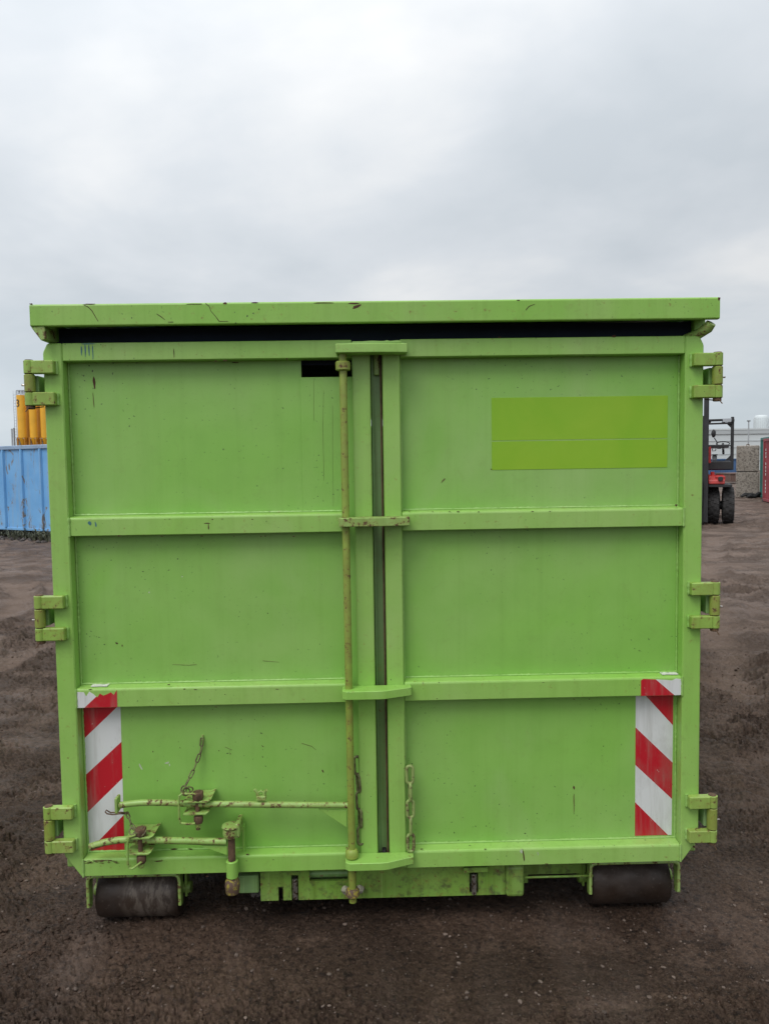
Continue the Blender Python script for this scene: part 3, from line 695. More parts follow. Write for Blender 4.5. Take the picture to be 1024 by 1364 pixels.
# warning markings: film bands cut from one outline
def clip(poly, n, c, keep):
    out = []
    for i in range(len(poly)):
        a, b = poly[i], poly[(i + 1) % len(poly)]; da = (a[0] * n[0] + a[1] * n[1] - c) * keep; db = (b[0] * n[0] + b[1] * n[1] - c) * keep
        if da >= 0: out.append(a)
        if (da >= 0) != (db >= 0): t = da / (da - db); out.append((a[0] + (b[0] - a[0]) * t, a[1] + (b[1] - a[1]) * t))
    return out
def bands(outline, lines, cols, y, parent, name, label=None):
    """lines: ((x,z),(x,z)) boundaries from top to bottom"""
    g = G(); rest = outline
    for k in range(len(cols)):
        cur = rest
        if k < len(lines):
            (x0, z0), (x1, z1) = lines[k]; n = (-(z1 - z0), x1 - x0); c = n[0] * x0 + n[1] * z0
            cur = clip(rest, n, c, 1); rest = clip(rest, n, c, -1)
        if len(cur) < 3: continue
        fs0 = set(g.b.faces)
        g.prism([p for i, p in enumerate(cur) if (Vector(p) - Vector(cur[i - 1])).length > 1e-5], y - .0007, y - .00005, 'y')
        for f in set(g.b.faces) - fs0: f.material_index = cols[k]
    return g.build(name, [M_WHITE, M_RED, M_TORN], parent, label=label)
def A2(px, py, Y=PY): p = at(px, py, Y); return (p.x, p.z)
def cz(cx_, cy_, x0, y0, s): return (x0 + cx_ * s, y0 + cy_ * s)
f3 = lambda x, y, Y=PY: A2(*cz(x, y, 0, 880, .32227), Y)
def jag(p0, p1, n, amp):
    out = []
    for i in range(1, n):
        t = i / n; out.append((p0[0] + (p1[0] - p0[0]) * t, p0[1] + (p1[1] - p0[1]) * t - amp * random.random()))
    return out
zt = .876
bands([(-1.108, zt), (-.971, zt), (-.9755, .3145), (-1.1075, .3145)], [(f3(343, 328), f3(480, 196)), (f3(347, 480), f3(500, 338)), (f3(350, 640), f3(503, 490)), (f3(360, 795), f3(510, 640))], [1, 0, 1, 0, 1], PY, DL, 'warning_marking', 'red and white striped marking on the panel')
f3r = lambda x, y: f3(x, y, 0)
tl, tr, br, bl = f3r(322, 140), f3r(484, 132), f3r(484, 197), f3r(322, 204)
z_lo, z_hi = .8805, .944
outl = [(-1.1125, z_lo), (tr[0], z_lo), (tr[0], z_hi)] + [(tr[0] - .012, z_hi - .018), (tr[0] - .022, z_hi - .008), (tr[0] - .034, z_hi - .014), (tr[0] - .05, z_hi - .020), (tr[0] - .062, z_hi - .012), (tr[0] - .072, z_hi - .026), (tr[0] - .085, z_hi - .014), (tr[0] - .10, z_hi - .004), (tr[0] - .112, z_hi - .022), (tr[0] - .12, z_hi - .006)] + [(-1.1125, z_hi - .004)]
# outline to parts: red wedge on the right, white wedge on the left
bands(outl, [(f3r(340, 204), f3r(402, 146))], [0, 1], .0015, DL, 'warning_marking', 'torn top of the striped marking on the rail')
f5 = lambda x, y, Y=PY: A2(*cz(x, y, 640, 880, .375), Y)
bands([(.958, zt), (1.101, zt), (1.0985, .3215), (.958, .3215)][::1], [(f5(590, 130), f5(682, 230)), (f5(550, 238), f5(678, 360)), (f5(548, 370), f5(677, 490)), (f5(545, 500), f5(662, 617))], [1, 0, 1, 0, 1], PY, DR, 'warning_marking', 'red and white striped marking on the panel')
tl, br = f5(569, 75, 0), f5(700, 124, 0)
bands([(tl[0], z_lo), (1.1125, z_lo), (1.1125, z_hi - .004), (1.09, z_hi - .001), (1.075, z_hi - .008), (1.05, z_hi - .005), (1.02, z_hi - .003), (tl[0] + .008, z_hi), (tl[0], z_hi - .006)], [(f5(625, 70, 0), f5(690, 125, 0))], [0, 1], .0015, DR, 'warning_marking', 'top of the striped marking on the rail')
def flake(pts, y, parent, name, mat):
    g = G(); g.prism(pts, y - .0006, y - .00005, 'y'); return g.build(name, mat, parent)
# torn white backing lying on the rail top lips
for (x0, x1), D in (((-1.065, -1.005), DL), ((1.045, 1.105), DR)):
    g = G(); n = 9; P_ = []
    for i in range(n): P_.append((x0 + (x1 - x0) * i / (n - 1), .013 + random.uniform(0, .006)))
    for i in range(n)[::-1]: P_.append((x0 + (x1 - x0) * i / (n - 1), .044 - random.uniform(0, .01)))
    g.prism(P_, .9535, .9562, 'z'); g.build('torn_film', M_TORN, D)

# blank yellowish green film on the right door
G().box(.4195, 1.0705, PY - .0012, PY - .0001, 1.8325, 1.9885, .0003).build('green_film', M_LIME, DR)
G().box(.4195, 1.0705, PY - .0012, PY - .0001, 1.7245, 1.8285, .0003).build('green_film', M_LIME, DR)
G().box(.4195, 1.0705, PY - .0006, PY - .0001, 1.8288, 1.8322).build('film_joint', M_WELD, DR)

# chips, scratches, drips
def marks(name, mat, Y, lst, parent, n=9):
    g = G()
    for x, y, w_, h_, ang in lst:
        c = at(x, y, Y); k = 1 / 368.
        pts = []
        for i in range(n):
            t = 2 * PI * i / n; r = random.uniform(.55, 1.1); u, v = math.cos(t) * r * w_ * k / 2, math.sin(t) * r * h_ * k / 2
            ca, sa_ = math.cos(ang), math.sin(ang); pts.append((c.x + u * ca - v * sa_, c.z + u * sa_ + v * ca))
        g.prism(pts, Y - .0006, Y + .0008, 'y')
    g.build(name, mat, parent, kind='stuff')
def line(name, mat, Y, paths, parent, w_=1.2):
    g = G()
    for p in paths:
        q = [at(x, y, Y) for x, y in p]
        g.tube(q, [max(.0003, w_ / 368 / 2 * random.uniform(.5, 1.2)) for _ in q], 5)
    g.build(name, mat, parent, kind='stuff')
marks('rust_chip', M_CHIP, -.050, [(475, 408, 13, 4, .4), (470, 404, 16, 2.5, 0), (430, 403.5, 30, 1.6, 0), (300, 404, 6, 3, 0), (260, 405, 22, 1.4, 0), (957, 398, 4, 5, 0), (340, 403, 10, 1.5, 0), (690, 400, 5, 1.4, 0), (42, 405, 6, 2, 0), (120, 405, 20, 1.3, 0), (345, 412, 2, 2, 0)], lid)
line('paint_crack', M_CHIP, -.0503, [[(112, 406), (118, 409), (123, 414), (127, 421), (131, 428)], [(209, 418), (215, 422), (220, 426)], [(274, 404), (279, 408), (281, 414), (287, 421), (290, 425), (292, 428)], [(224, 429), (231, 429)], [(292, 428), (304, 428)], [(700, 413), (704, 408), (712, 405)]], lid, .9)
marks('paint_drip', M_BLUEPAINT, .0015, [(109, 466, 2, 15, 0), (114, 467, 1.8, 20, 0), (119, 467, 2, 20, 0), (124, 468, 1.8, 22, 0), (118, 458, 20, 2, 0)], DL)
marks('rust_chip', M_CHIP, PY, [(126, 510, 4, 17, .1), (156, 857, 5, 3, -.5), (163, 860, 2, 3, 0), (315, 483, 12, 1.6, 0), (415, 533, 2, 5, 0), (418, 648, 2, 2, 0), (764, 1049, 4, 6, 0), (655, 625, 4, 3, 0), (160, 1010, 1.6, 2, 0), (172, 1022, 1.6, 1.6, 0), (204, 1001, 1.6, 3, 0), (240, 996, 1.5, 1.5, 0), (238, 988, 1.3, 1.3, 0), (292, 1000, 2, 2, 0), (307, 1004, 1.8, 2, 0), (210, 1040, 1.6, 1.6, 0), (284, 1027, 1.5, 1.5, 0), (350, 994, 1.2, 5, .9), (430, 1027, 2, 5, .5)], DL)
marks('rust_run', M_STAIN, PY, [(125, 533, 2, 26, .05), (764, 1068, 1.8, 36, 0), (443, 640, 1.2, 60, 0), (431, 600, 1., 90, 0)], DL, 14)
marks('scuff', M_SCUFF, PY, [(188, 1022, 3, 12, .4), (223, 1016, 8, 3, .2), (199, 789, 3, 3, 0), (243, 768, 2, 2, 0), (226, 1019, 2, 4, 0)], DL)
marks('rust_chip', M_CHIP, .0015, [(276, 697, 10, 1.6, 0), (278, 702, 2, 8, 0), (225, 912, 5, 2, 0), (300, 925, 1.5, 1.5, 0), (212, 1147, 14, 2, .05), (232, 1131, 10, 2, .03), (254, 1131, 8, 2, 0), (150, 938, 6, 1.5, 0), (330, 1138, 5, 1.5, 0), (300, 480, 6, 1.4, 0), (288, 481, 5, 1.4, 0), (232, 470, 1.4, 14, 0), (382, 478, 3, 2, 0)], DL)
marks('paint_drip', M_BLUEPAINT, .0015, [(120, 697, 5, 6, .6), (128, 699, 2.4, 9, .2)], DL)
marks('rust_run', M_STAIN, .0015, [(random.uniform(113, 168), random.uniform(1146, 1150), random.uniform(3, 12), random.uniform(.8, 2.6), 0.) for i in range(16)], DL, 9); marks('rust_run', M_RUSTY, .0012, [(random.uniform(113, 160), 1146.5 + random.uniform(-.8, 1.2), random.uniform(2, 9), random.uniform(.5, 1.4), 0.) for i in range(12)], DL, 9)
marks('rust_chip', M_CHIP, .0015, [(697, 1139, 2, 22, .1), (665, 449, 6, 1.5, 0), (817, 448, 7, 4, 0), (900, 673, 4, 4, .5), (924, 1128, 3, 5, .5)], DR)
marks('scuff', M_SCUFF, .0015, [(694, 1134, 5, 7, .3), (716, 1137, 1.2, 8, .2)], DR)
marks('rust_run', M_STAIN, PY, [(590, 640, 10, 3, .8)], DR)

marks('rust_chip', M_CHIP, .0015, [(random.uniform(100, 450), random.choice([691.5, 714, 918, 942, 1145.5, 1167]) - .0 + random.uniform(-.5, .5), random.uniform(1.5, 6), random.uniform(.8, 1.6), random.uniform(-.1, .1)) for _ in range(26)], DL, 7)
marks('rust_chip', M_CHIP, .0015, [(random.uniform(545, 900), random.choice([681.5, 704, 909, 931, 1131, 1151]) + random.uniform(-.5, .5), random.uniform(1.5, 5), random.uniform(.8, 1.5), random.uniform(-.1, .1)) for _ in range(18)], DR, 7)
line('scratch', M_STAIN, PY - .0002, [[(402, 990), (415, 994), (421, 999)], [(300, 995), (309, 999)], [(350, 880), (372, 882)], [(230, 885), (252, 886), (262, 885)]], DL, .8)
line('paint_run', M_STAIN, PY - .0034, [[(431, 520), (430, 570), (431.5, 640)], [(443, 540), (443, 600), (444, 675)], [(418, 505), (418, 560)]], DL, .35)

# ------------------------------------------------------------------ underframe
BY = .052
U = tag(bpy.data.objects.new('rear_crossbeam', None), 'dirty green crossbeam with slots under the doors'); COL.objects.link(U); U.parent = C
xs = [-.470, -.403, -.385, -.353, -.326, -.284, -.139, -.108, .324, .358, .461]; zs = [.102, .110, .155, .174, .200, .2235]
def fill(i, j):
    if i == 1 and j < 2: return False
    if i == 3 and j < 4: return False
    if 5 <= i <= 5 and j in (3, 4): return False
    if i == 8 and 1 <= j < 4: return False
    return True
sheet(xs, zs, fill, BY, BY + .012, 'beam_plate', M_UNDER, U)
G().box(-.46, .50, BY + .013, BY + .10, .205, .2235, .002).build('beam_flange', M_UNDER, U)
G().box(-.46, .50, BY + .06, BY + .10, .115, .2045, .002).build('beam_back', M_GAP, U)
G().cyl((-.31, BY + .035, .186), (-.12, BY + .035, .186), .016, 16).build('cross_tube', M_GAP, U)
for x, m_ in ((-.339, M_STEEL), (.342, M_RUSTYEL)):
    G().cyl((x, BY + .003, .106), (x, BY + .003, .186), .0105, 14, .002).build('slot_pin', M_STEEL, U)
G().box(.300, .392, BY - .022, BY - .0008, .203, .222, .002).build('cover_lip', M_UNDER, U)
G().box(.462, .532, BY - .016, BY + .05, .097, .2225, .014, 3).build('beam_end', M_UNDER, U)
G().box(-.5505, -.476, BY - .01, BY + .09, .138, .206, .004).build('end_block', M_GAP, U)
g = G()
for i in range(16): g.blob((-.505 + i * .0045, BY + .03 + random.uniform(-.01, .01), .118 + random.uniform(-.010, .008)), random.uniform(.007, .014), 2, .3)
g.build('mud_lump', M_RUBBLE, U, kind='stuff')
for x in (-.53, .50):
    G().box(x, x + .07, BY + .101, BACK, .085, .2245, .003).build('main_rail', M_UNDER, C)
G().box(.55, 1.10, .10, .16, .213, .2245).build('cross_member', M_UNDER, C)
G().box(-1.10, -.56, .10, .16, .213, .2245).build('cross_member', M_UNDER, C)
G().cyl((.53, .06, .163), (.80, .06, .163), .0045, 8).build('tie_rod', M_UNDER, C)
G().box(.54, .80, .155, .17, .12, .212).build('cross_web', M_UNDER, C)
for i in range(7):
    y = .9 + i * .75; G().box(-1.11, 1.11, y, y + .05, .17, .2246).build('cross_member', M_UNDER, C)
# rollers
def roller(x0, x1, lab, rm):
    r = tag(bpy.data.objects.new('roller', None), lab); COL.objects.link(r); r.parent = C
    yc, R0 = .170, .098
    prof = [(x0 + .020, R0 - .012), (x0 + .021, R0 - .004), (x0 + .028, R0), (x1 - .028, R0), (x1 - .021, R0 - .004), (x1 - .020, R0 - .012)]
    G().tube([(x, yc, R0 - .002) for x, _ in prof], [q for _, q in prof], 48).build('roller_drum', rm, r)
    G().cyl((x0 - .012, yc, R0), (x1 + .012, yc, R0), .022, 16).build('axle', M_UNDER, r)
    for sx, xx in ((1, x0), (-1, x1)):
        G().prism([(yc - .115, .218), (yc - .115, .100), (yc - .105, .085), (yc - .085, .085), (yc - .072, .218)], xx, xx + sx * .009, 'x', .002).build('bracket_cheek', M_UNDER, r)
        G().box(xx + sx * .0005, xx + sx * .0085, yc - .02, yc + .03, .07, .2115).build('axle_hanger', M_UNDER, r)
    ye = yc - .117; arc = [(x0 + .004, .095), (x0 + .004, .19), (x0 + .007, .205), (x0 + .016, .213), (x0 + .03, .215), (x1 - .03, .215), (x1 - .016, .213), (x1 - .007, .205), (x1 - .004, .19), (x1 - .004, .095)]
    G().tube([(a_, ye, b_) for a_, b_ in arc], .0065, 8).build('bracket_edge', M_HARD, r)
    G().box(x0 + .0105, x1 - .0105, yc - .117, yc + .10, .212, .2215, .002).build('bracket_plate', M_UNDER, r)
roller(-1.124, -.772, 'left steel roller, scuffed and dusty', M_ROLLP); roller(.785, 1.133, 'right steel roller, plain dark', M_ROLL)

# ================================================================== LEFT BACKGROUND
# blue container
pa, pb = at(0, 703.3, Z=.27), at(70, 706.2, Z=.27)
dx = (pb - pa); dx.z = 0; dx.normalize(); nrm = Vector((dx.y, -dx.x, 0))
if nrm.y > 0: nrm = -nrm
ZT = at(30, 593.3, Y=(pa.y + pb.y) / 2).z
B = tag(empty('blue_container', pa - nrm * 1.1 * 1 + Vector((0, 0, -.27))), 'faded light blue steel container with vertical ribs and rust scratches, left of the green container', 'container')
c0 = pa - dx * 1.6; Ln = 6.2
def bl(u, n, z): return Vector((c0.x, c0.y, 0)) + dx * u + nrm * n + Vector((0, 0, z))
def ob(g, u0, u1, n0, n1, z0, z1, bev=0.): 
    g.obox(bl((u0 + u1) / 2, (n0 + n1) / 2, (z0 + z1) / 2), dx * (u1 - u0) / 2, nrm * (n1 - n0) / 2, Vector((0, 0, (z1 - z0) / 2)), bev); return g
g = G(); ob(g, 0, Ln, -.04, 0, .30, ZT - .1); g.build('side_panel', M_BLUE, B)
for n0, n1 in ((-2.3, -2.26),): g = G(); ob(g, 0, Ln, n0, n1, .30, ZT - .1); g.build('side_panel', M_BLUE, B)
for u in (0, Ln - .04): g = G(); ob(g, u, u + .04, -2.259, -.041, .30, ZT - .1); g.build('end_panel', M_BLUE, B)
g = G(); ob(g, .04, Ln - .04, -2.25, -.042, .28, .33); g.build('floor_plate', M_RUBBLE, B)
g = G(); ob(g, -.02, Ln + .02, -.045, .05, ZT - .1, ZT, .012); g.build('top_rail', M_BLUETOP, B)
g = G(); ob(g, -.02, Ln + .02, -2.31, -2.22, ZT - .1, ZT, .012); g.build('top_rail', M_BLUETOP, B)
u_of = lambda px: (at(px, 650, Y=(pa.y + (pb.y - pa.y) * px / 70)) - Vector((c0.x, c0.y, 0))).dot(dx)
ub, up_ = u_of(8.5), u_of(33) - u_of(8.5)
k = -3
while ub + k * up_ < Ln - .1:
    u = ub + k * up_; k += 1
    if u < .05: continue
    g = G(); q = [bl(u - .045, 0.001, 0), bl(u - .025, .055, 0), bl(u + .025, .055, 0), bl(u + .045, .001, 0)]
    g.prism([(v.x, v.y) for v in q], .30, ZT - .1005, 'z', .004); g.build('rib', M_BLUE, B)
g = G(); ob(g, .0, Ln, -.05, .02, .235, .2995, .006); g.build('bottom_rail', M_BLUE, B)
for n0 in (-.75, -1.65): g = G(); ob(g, 0, Ln, n0, n0 + .12, .0, .234); g.build('skid_rail', M_RUBBLE, B)
g = G(); ob(g, .1, Ln - .1, -.5, -.15, .12, .234, .01); g.build('underframe', M_BLACK, B)
# rubble and weeds along its foot
g = G()
for i in range(420):
    u = random.uniform(-.6, Ln + .3); n_ = random.gauss(.08, .22); p = bl(u, n_, 0); r_ = random.uniform(.015, .07)
    g.blob((p.x, p.y, hz1(p.x, p.y) + r_ * .3), r_, 1, .35, (1.2, 1, .8))
g.build('rubble', M_RUBBLE, None, label='dark rubble heaped along the foot of the blue container', cat='rubble', kind='stuff')
g = G()
for i in range(110):
    u = random.uniform(-.6, Ln + .2); n_ = random.uniform(-.05, .3); p = bl(u, n_, 0); z0 = hz1(p.x, p.y)
    for j in range(14):
        a_ = random.uniform(0, 2 * PI); L_ = random.uniform(.10, .32); d = Vector((math.cos(a_), math.sin(a_), 0)); s_ = Vector((-d.y, d.x, 0)) * .012
        b0 = Vector((p.x, p.y, z0)) + d * .03; m_ = b0 + d * L_ * .35 + Vector((0, 0, L_ * .7)); t_ = b0 + d * L_ * .9 + Vector((0, 0, L_ * random.uniform(.5, .9)))
        vs = [g.b.verts.new(v) for v in (b0 - s_, b0 + s_, m_ + s_, m_ - s_, t_)]; g.b.faces.new(vs[:4]); g.b.faces.new((vs[3], vs[2], vs[4]))
g.build('weeds', M_WEED, None, label='straggly grey green weeds under the edge of the blue container', cat='weeds', kind='stuff')

# silos, about 150 m away
def silo(x0, x1, ytop, ybot, Y, mat, label, num, extras=True, frame=True):
    a_, b_ = at(x0, ytop, Y), at(x1, ytop, Y); cx_, r = (a_.x + b_.x) / 2, abs(b_.x - a_.x) / 2
    zt_, zb = (a_.z + b_.z) / 2, at((x0 + x1) / 2, ybot, Y).z; yc = Y + r
    s_ = tag(empty('silo', (cx_, yc, 0)), label, 'silo', 'yellow silos in the background')
    G().cyl((cx_, yc, zb), (cx_, yc, zt_), r, 28).build('shell', mat, s_)
    G().tube([(cx_, yc, zb - .01), (cx_, yc, zb - 2.2 * r * .9)], [r, r * .16], 28).build('cone', mat, s_)
    G().tube([(cx_, yc, zt_ + .005), (cx_, yc, zt_ + .25)], [r, r * .6], 28).build('cap', M_GALV, s_)
    for ax in (-1, 1):
        for ay in (-1, 1): G().box(cx_ + ax * r * .8 - .1, cx_ + ax * r * .8 + .1, yc + ay * r * .8 - .1, yc + ay * r * .8 + .1, 0, zb + .1).build('leg', M_SILO2, s_)
    g = G()
    for z in np.linspace(1.2, zb - .2, 3): g.box(cx_ - r * .8, cx_ + r * .8, yc - r * .82, yc - r * .78, z, z + .15)
    g.build('brace', M_GALV, s_)
    g = G(); lx = cx_ - r * .93; ly = yc - r * .55 if label.startswith('left') else yc + r * 1.6
    for d in (-.22, .22): g.tube([(lx + d - .3, ly, zb - 1), (lx + d - .3, ly, zt_ + .9)], .05, 5)
    for i in range(16): z = zb + (zt_ - zb) * i / 15; g.box(lx - .55, lx - .05, ly - .04, ly + .04, z, z + .07)
    g.build('ladder', M_GALV, s_)
    g = G()
    for t in range(10):
        an = 2 * PI * t / 10; g.tube([(cx_ + r * .95 * math.cos(an), yc + r * .95 * math.sin(an), zt_), (cx_ + r * .95 * math.cos(an), yc + r * .95 * math.sin(an), zt_ + .95)], .05, 5)
    g.tube([(cx_ + r * .95 * math.cos(t), yc + r * .95 * math.sin(t), zt_ + .95) for t in np.linspace(0, 2 * PI, 25)[:-1]], .05, 5, closed=True); g.build('guard_rail', M_GALV, s_)
    if extras:
        for d in (-.35, .4): G().tube([(cx_ + d * r, yc, zt_ + .1), (cx_ + d * r, yc, zt_ + .8), (cx_ + d * r, yc, zt_ + .85), (cx_ + d * r, yc, zt_ + 1.05)], [r * .15, r * .15, r * .32, r * .3], 10).build('vent', M_GALV, s_)
    if num:
        cu = bpy.data.curves.new('t', 'FONT'); cu.body = num; cu.size = 2.1; cu.extrude = .02; cu.align_x = 'CENTER'; to = bpy.data.objects.new('t', cu)
        COL.objects.link(to); bpy.context.view_layer.update(); me = bpy.data.meshes.new_from_object(to.evaluated_get(bpy.context.evaluated_depsgraph_get())); bpy.data.objects.remove(to)
        me.materials.clear(); me.materials.append(M_MARK)
        for v in me.vertices: # wrap round the shell
            x_, y_, z_ = v.co; th = x_ / r - .42; v.co = ((r + .03 + z_) * math.sin(th), -(r + .03 + z_) * math.cos(th), y_ + zt_ - 2.35)
        to = bpy.data.objects.new('number', me); COL.objects.link(to); to.parent = s_; to.location = (0, 0, 0)
SL = [(19.8, 31.5, 526, 583), (36, 46.5, 527, 583), (51, 61.5, 528, 583), (66, 77, 529, 583)]
labs = ['leftmost yellow silo marked 3, with bare sky to its left', 'yellow silo second from the left, partly behind the top left hinge', 'yellow silo third from the left, just below the hinge strap', None]
for (x0, x1, yt, yb), lb, nm in zip(SL[:3], labs, ('3', '3', None)): silo(x0, x1, yt, yb, 150, M_SILO, lb, nm)
for i, (x0, x1) in enumerate(((27.5, 37.5), (43.5, 53), (58.5, 68))):
    silo(x0, x1, 525.5 + i, 583, 156, M_SILO2, ['darker yellow silo of the back row, between the first and second front silos', 'darker yellow silo of the back row, between the second and third front silos', 'darker yellow back row silo right of the third front silo by the green post'][i], None)
p = at(17.5, 571, 150); pw = abs(at(20.5, 571, 150).x - at(15, 571, 150).x) / 2
D_ = tag(empty('metal_duct', (p.x, 150, 0)), 'narrow grey metal duct standing left of the yellow silos', 'duct')
G().cyl((p.x - pw * .5, 150, 0), (p.x - pw * .5, 150, p.z), pw * .42, 12).build('pipe', M_GALV, D_); G().cyl((p.x + pw * .6, 150, 0), (p.x + pw * .6, 150, p.z + .15), pw * .38, 12).build('pipe', M_GREY, D_)
# low buildings behind the silos' feet
p = at(22, 584, 165); q = at(75, 584, 165)
sh = tag(empty('plant_shed', ((p.x + q.x) / 2 + 6, 170, 0)), 'grey green low shed behind the feet of the yellow silos', 'shed')
G().box(p.x, q.x + 14, 165, 176, 0, p.z, .05).build('wall', simple('dull shed cladding', (.16, .18, .16), .7, .3, .3), sh)
g = G(); g.prism([(164.6, p.z + .002), (170.5, p.z + .5), (176.4, p.z + .002)], p.x - .3, q.x + 14.3, 'x'); g.build('roof', M_GALV, sh)

# ================================================================== RIGHT BACKGROUND
# forklift, seen from the front; local x to its side, y away from us
T0 = at(915, 698.5, Z=0); dist = (T0 - CO).length; ang = math.atan2(T0.x - CO.x, T0.y - CO.y); k_ = dist / F * 1.0
K = tag(empty('forklift', (T0.x, T0.y, 0), -ang), 'large red and black forklift with dual front tyres parked right of the green container', 'forklift')
ca_ = (T0 - CO).normalized().dot(FW)
def U_(px): return (px - 915) * k_ * ca_ ** 2
def Zf(py): return (698.5 - py) * k_ * ca_
def pb_(g, *a, **k): g.box(*a, **k); return g
def tyre(x0, x1, yc, R, nl=18):
    w_ = (x1 - x0)
    prof = [(x0 - .001, R * .55), (x0, R * .80), (x0 + w_ * .06, R * .93), (x0 + w_ * .16, R * .975), (x1 - w_ * .16, R * .975), (x1 - w_ * .06, R * .93), (x1, R * .80), (x1 + .001, R * .55)]
    wh = bpy.data.objects.new('wheel', None); COL.objects.link(wh); wh.parent = K
    G().tube([(x, yc, R) for x, _ in prof], [r for _, r in prof], 48).build('tyre', M_TYRE, wh, local=True)
    g = G()
    for i in range(nl):
        for sgn in (-1, 1):
            t = 2 * PI * (i + (.5 if sgn > 0 else 0)) / nl
            for s1, s2, dt in ((.04, .30, .0), (.26, .54, .06)):
                xc = x0 + w_ / 2 - sgn * w_ * .5 + sgn * w_ * (s1 + s2) / 2; tt = t + dt
                rad = Vector((0, math.sin(tt), math.cos(tt))); tan = Vector((0, math.cos(tt), -math.sin(tt)))
                rr = R * (.985 if s1 > .1 else .965)
                g.obox(Vector((xc, yc, R)) + rad * rr, (w_ * (s2 - s1) / 2, 0, 0), tan * .042 + Vector((sgn * .0, 0, 0)), rad * R * .022, .006)
    g.build('tread_lug', M_TYRE, wh, local=True, kind='stuff')
    G().tube([(x0 + w_ * .2, yc, R), (x1 - w_ * .2, yc, R)], R * .56, 24).build('rim', M_REDP, wh, local=True)
R_t = Zf(649.5) / 2
for s_ in (1, -1):
    for xa, xb in ((941.5, 957), (961, 976.5)):
        a_, b_ = sorted((s_ * U_(xa), s_ * U_(xb))); tyre(a_, b_, R_t + .02, R_t)
    x_, y_ = sorted((s_ * .6, s_ * .92)); tyre(x_, y_, 3.15, .40)
    # mast channel
    a_, b_ = sorted((s_ * U_(935), s_ * U_(941.5))); G().box(a_, b_, -.25, -.05, .08, Zf(531), .01).build('mast_channel', M_BLACK, K, local=True)
    a_, b_ = sorted((s_ * U_(931), s_ * U_(935.6))); G().box(a_, b_, -.22, -.08, .06, Zf(556), .01).build('inner_mast_channel', M_BLACK, K, local=True)
    a_, b_ = sorted((s_ * U_(926), s_ * U_(932))); 
    G().prism([(-.30, Zf(640)), (-.30, .05), (-1.45, .03), (-1.45, .05), (-.38, .13), (-.36, Zf(640))], a_, b_, 'x').build('fork', M_BLACK, K, local=True)
    # fender and step
    a_, b_ = sorted((s_ * U_(941.8), s_ * U_(963))); G().prism([(-.12, Zf(645)), (-.10, Zf(640)), (.15, Zf(634)), (.75, Zf(633)), (1.15, Zf(642)), (1.15, Zf(645))], a_, b_, 'x', .02).build('fender', M_REDP, K, local=True)
    a_, b_ = sorted((s_ * U_(941.8), s_ * U_(972.5))); G().box(a_, b_, -.10, 1.15, Zf(649.0), Zf(645.3), .01).build('fender_lip', M_BLACK, K, local=True)
    lx = s_ * U_(957.5); 
    G().cyl((lx, -.16, Zf(638)), (lx, -.02, Zf(638)), .065, 16, .01).build('headlight', M_BLACK, K, local=True)
    G().box(*sorted((lx - .12, lx + .12)), -.02, .1, Zf(640.5), Zf(634.5), .015).build('lamp_housing', M_REDP, K, local=True)
    lx = s_ * U_(947.5); G().cyl((lx, .25, Zf(634.5)), (lx, .25, Zf(629)), .05, 12).build('beacon_post', M_REDP, K, local=True)
    # cab frame
    xp = s_ * U_(973.5)
    G().box(xp - .04, xp + .04, .55, .67, Zf(627), Zf(556.5), .012).build('guard_post', M_BLACK, K, local=True)
    G().box(*sorted((s_ * .42, s_ * .52)), 2.0, 2.12, Zf(627), Zf(560), .012).build('guard_post', M_BLACK, K, local=True)
    G().box(xp - .045, xp + .045, .50, 2.15, Zf(563.5), Zf(559.5), .01).build('guard_side_rail', M_BLACK, K, local=True)
    G().prism([(s_ * U_(966.5), Zf(566)), (s_ * U_(972), Zf(571.5)), (s_ * U_(972), Zf(563.8)), (s_ * U_(966.5), Zf(563.8))], .56, .64, 'y').build('corner_gusset', M_BLACK, K, local=True)
    G().prism([(s_ * U_(972), Zf(607)), (s_ * U_(972), Zf(614.6)), (s_ * U_(964), Zf(614.6))], .56, .70, 'y').build('corner_gusset', M_BLACK, K, local=True)
G().box(-U_(973), U_(973), .56, .66, Zf(561.8), Zf(558.8), .01).build('guard_bar', M_BLACK, K, local=True)
G().box(-U_(973), U_(973), .52, .62, Zf(566), Zf(563.8), .01).build('guard_bar', M_BLACK, K, local=True)
G().box(U_(960.5), U_(972), .50, .555, Zf(563.4), Zf(558.5), .005).build('name_plate', M_GALV, K, local=True)
for i in range(6): x_ = -U_(973) + 2 * U_(973) * (i + .5) / 6; G().box(x_ - .03, x_ + .03, .67, 2.0, Zf(562.2), Zf(560.2)).build('guard_bar', M_BLACK, K, local=True)
for z_ in (Zf(690), Zf(610), Zf(540)): G().box(-U_(931), U_(931), -.20, -.10, z_ - .06, z_ + .06, .01).build('mast_crossbar', M_BLACK, K, local=True)
G().box(-U_(934.5), U_(934.5), -.36, -.26, Zf(668), Zf(640), .01).build('fork_carriage', M_BLACK, K, local=True)
G().box(-U_(969), U_(969), .42, .60, Zf(597.5), Zf(593.2), .015).build('dashboard', M_BLACK, K, local=True)
G().box(U_(967.5), U_(972.2), .50, .58, Zf(595.6), Zf(594), .004).build('dash_bracket', M_BLACK, K, local=True)
g = G(); g.tube([(U_(953.8), .5, Zf(593.5)), (U_(953), .5, Zf(589)), (U_(949.5), .5, Zf(584))], .015, 6); g.build('mirror_arm', M_BLACK, K, local=True)
g = G(); g.blob((U_(948.8), .5, Zf(578)), .085, 2, .1, (.75, .5, 1.3)); g.build('mirror', M_BLACK, K, local=True)
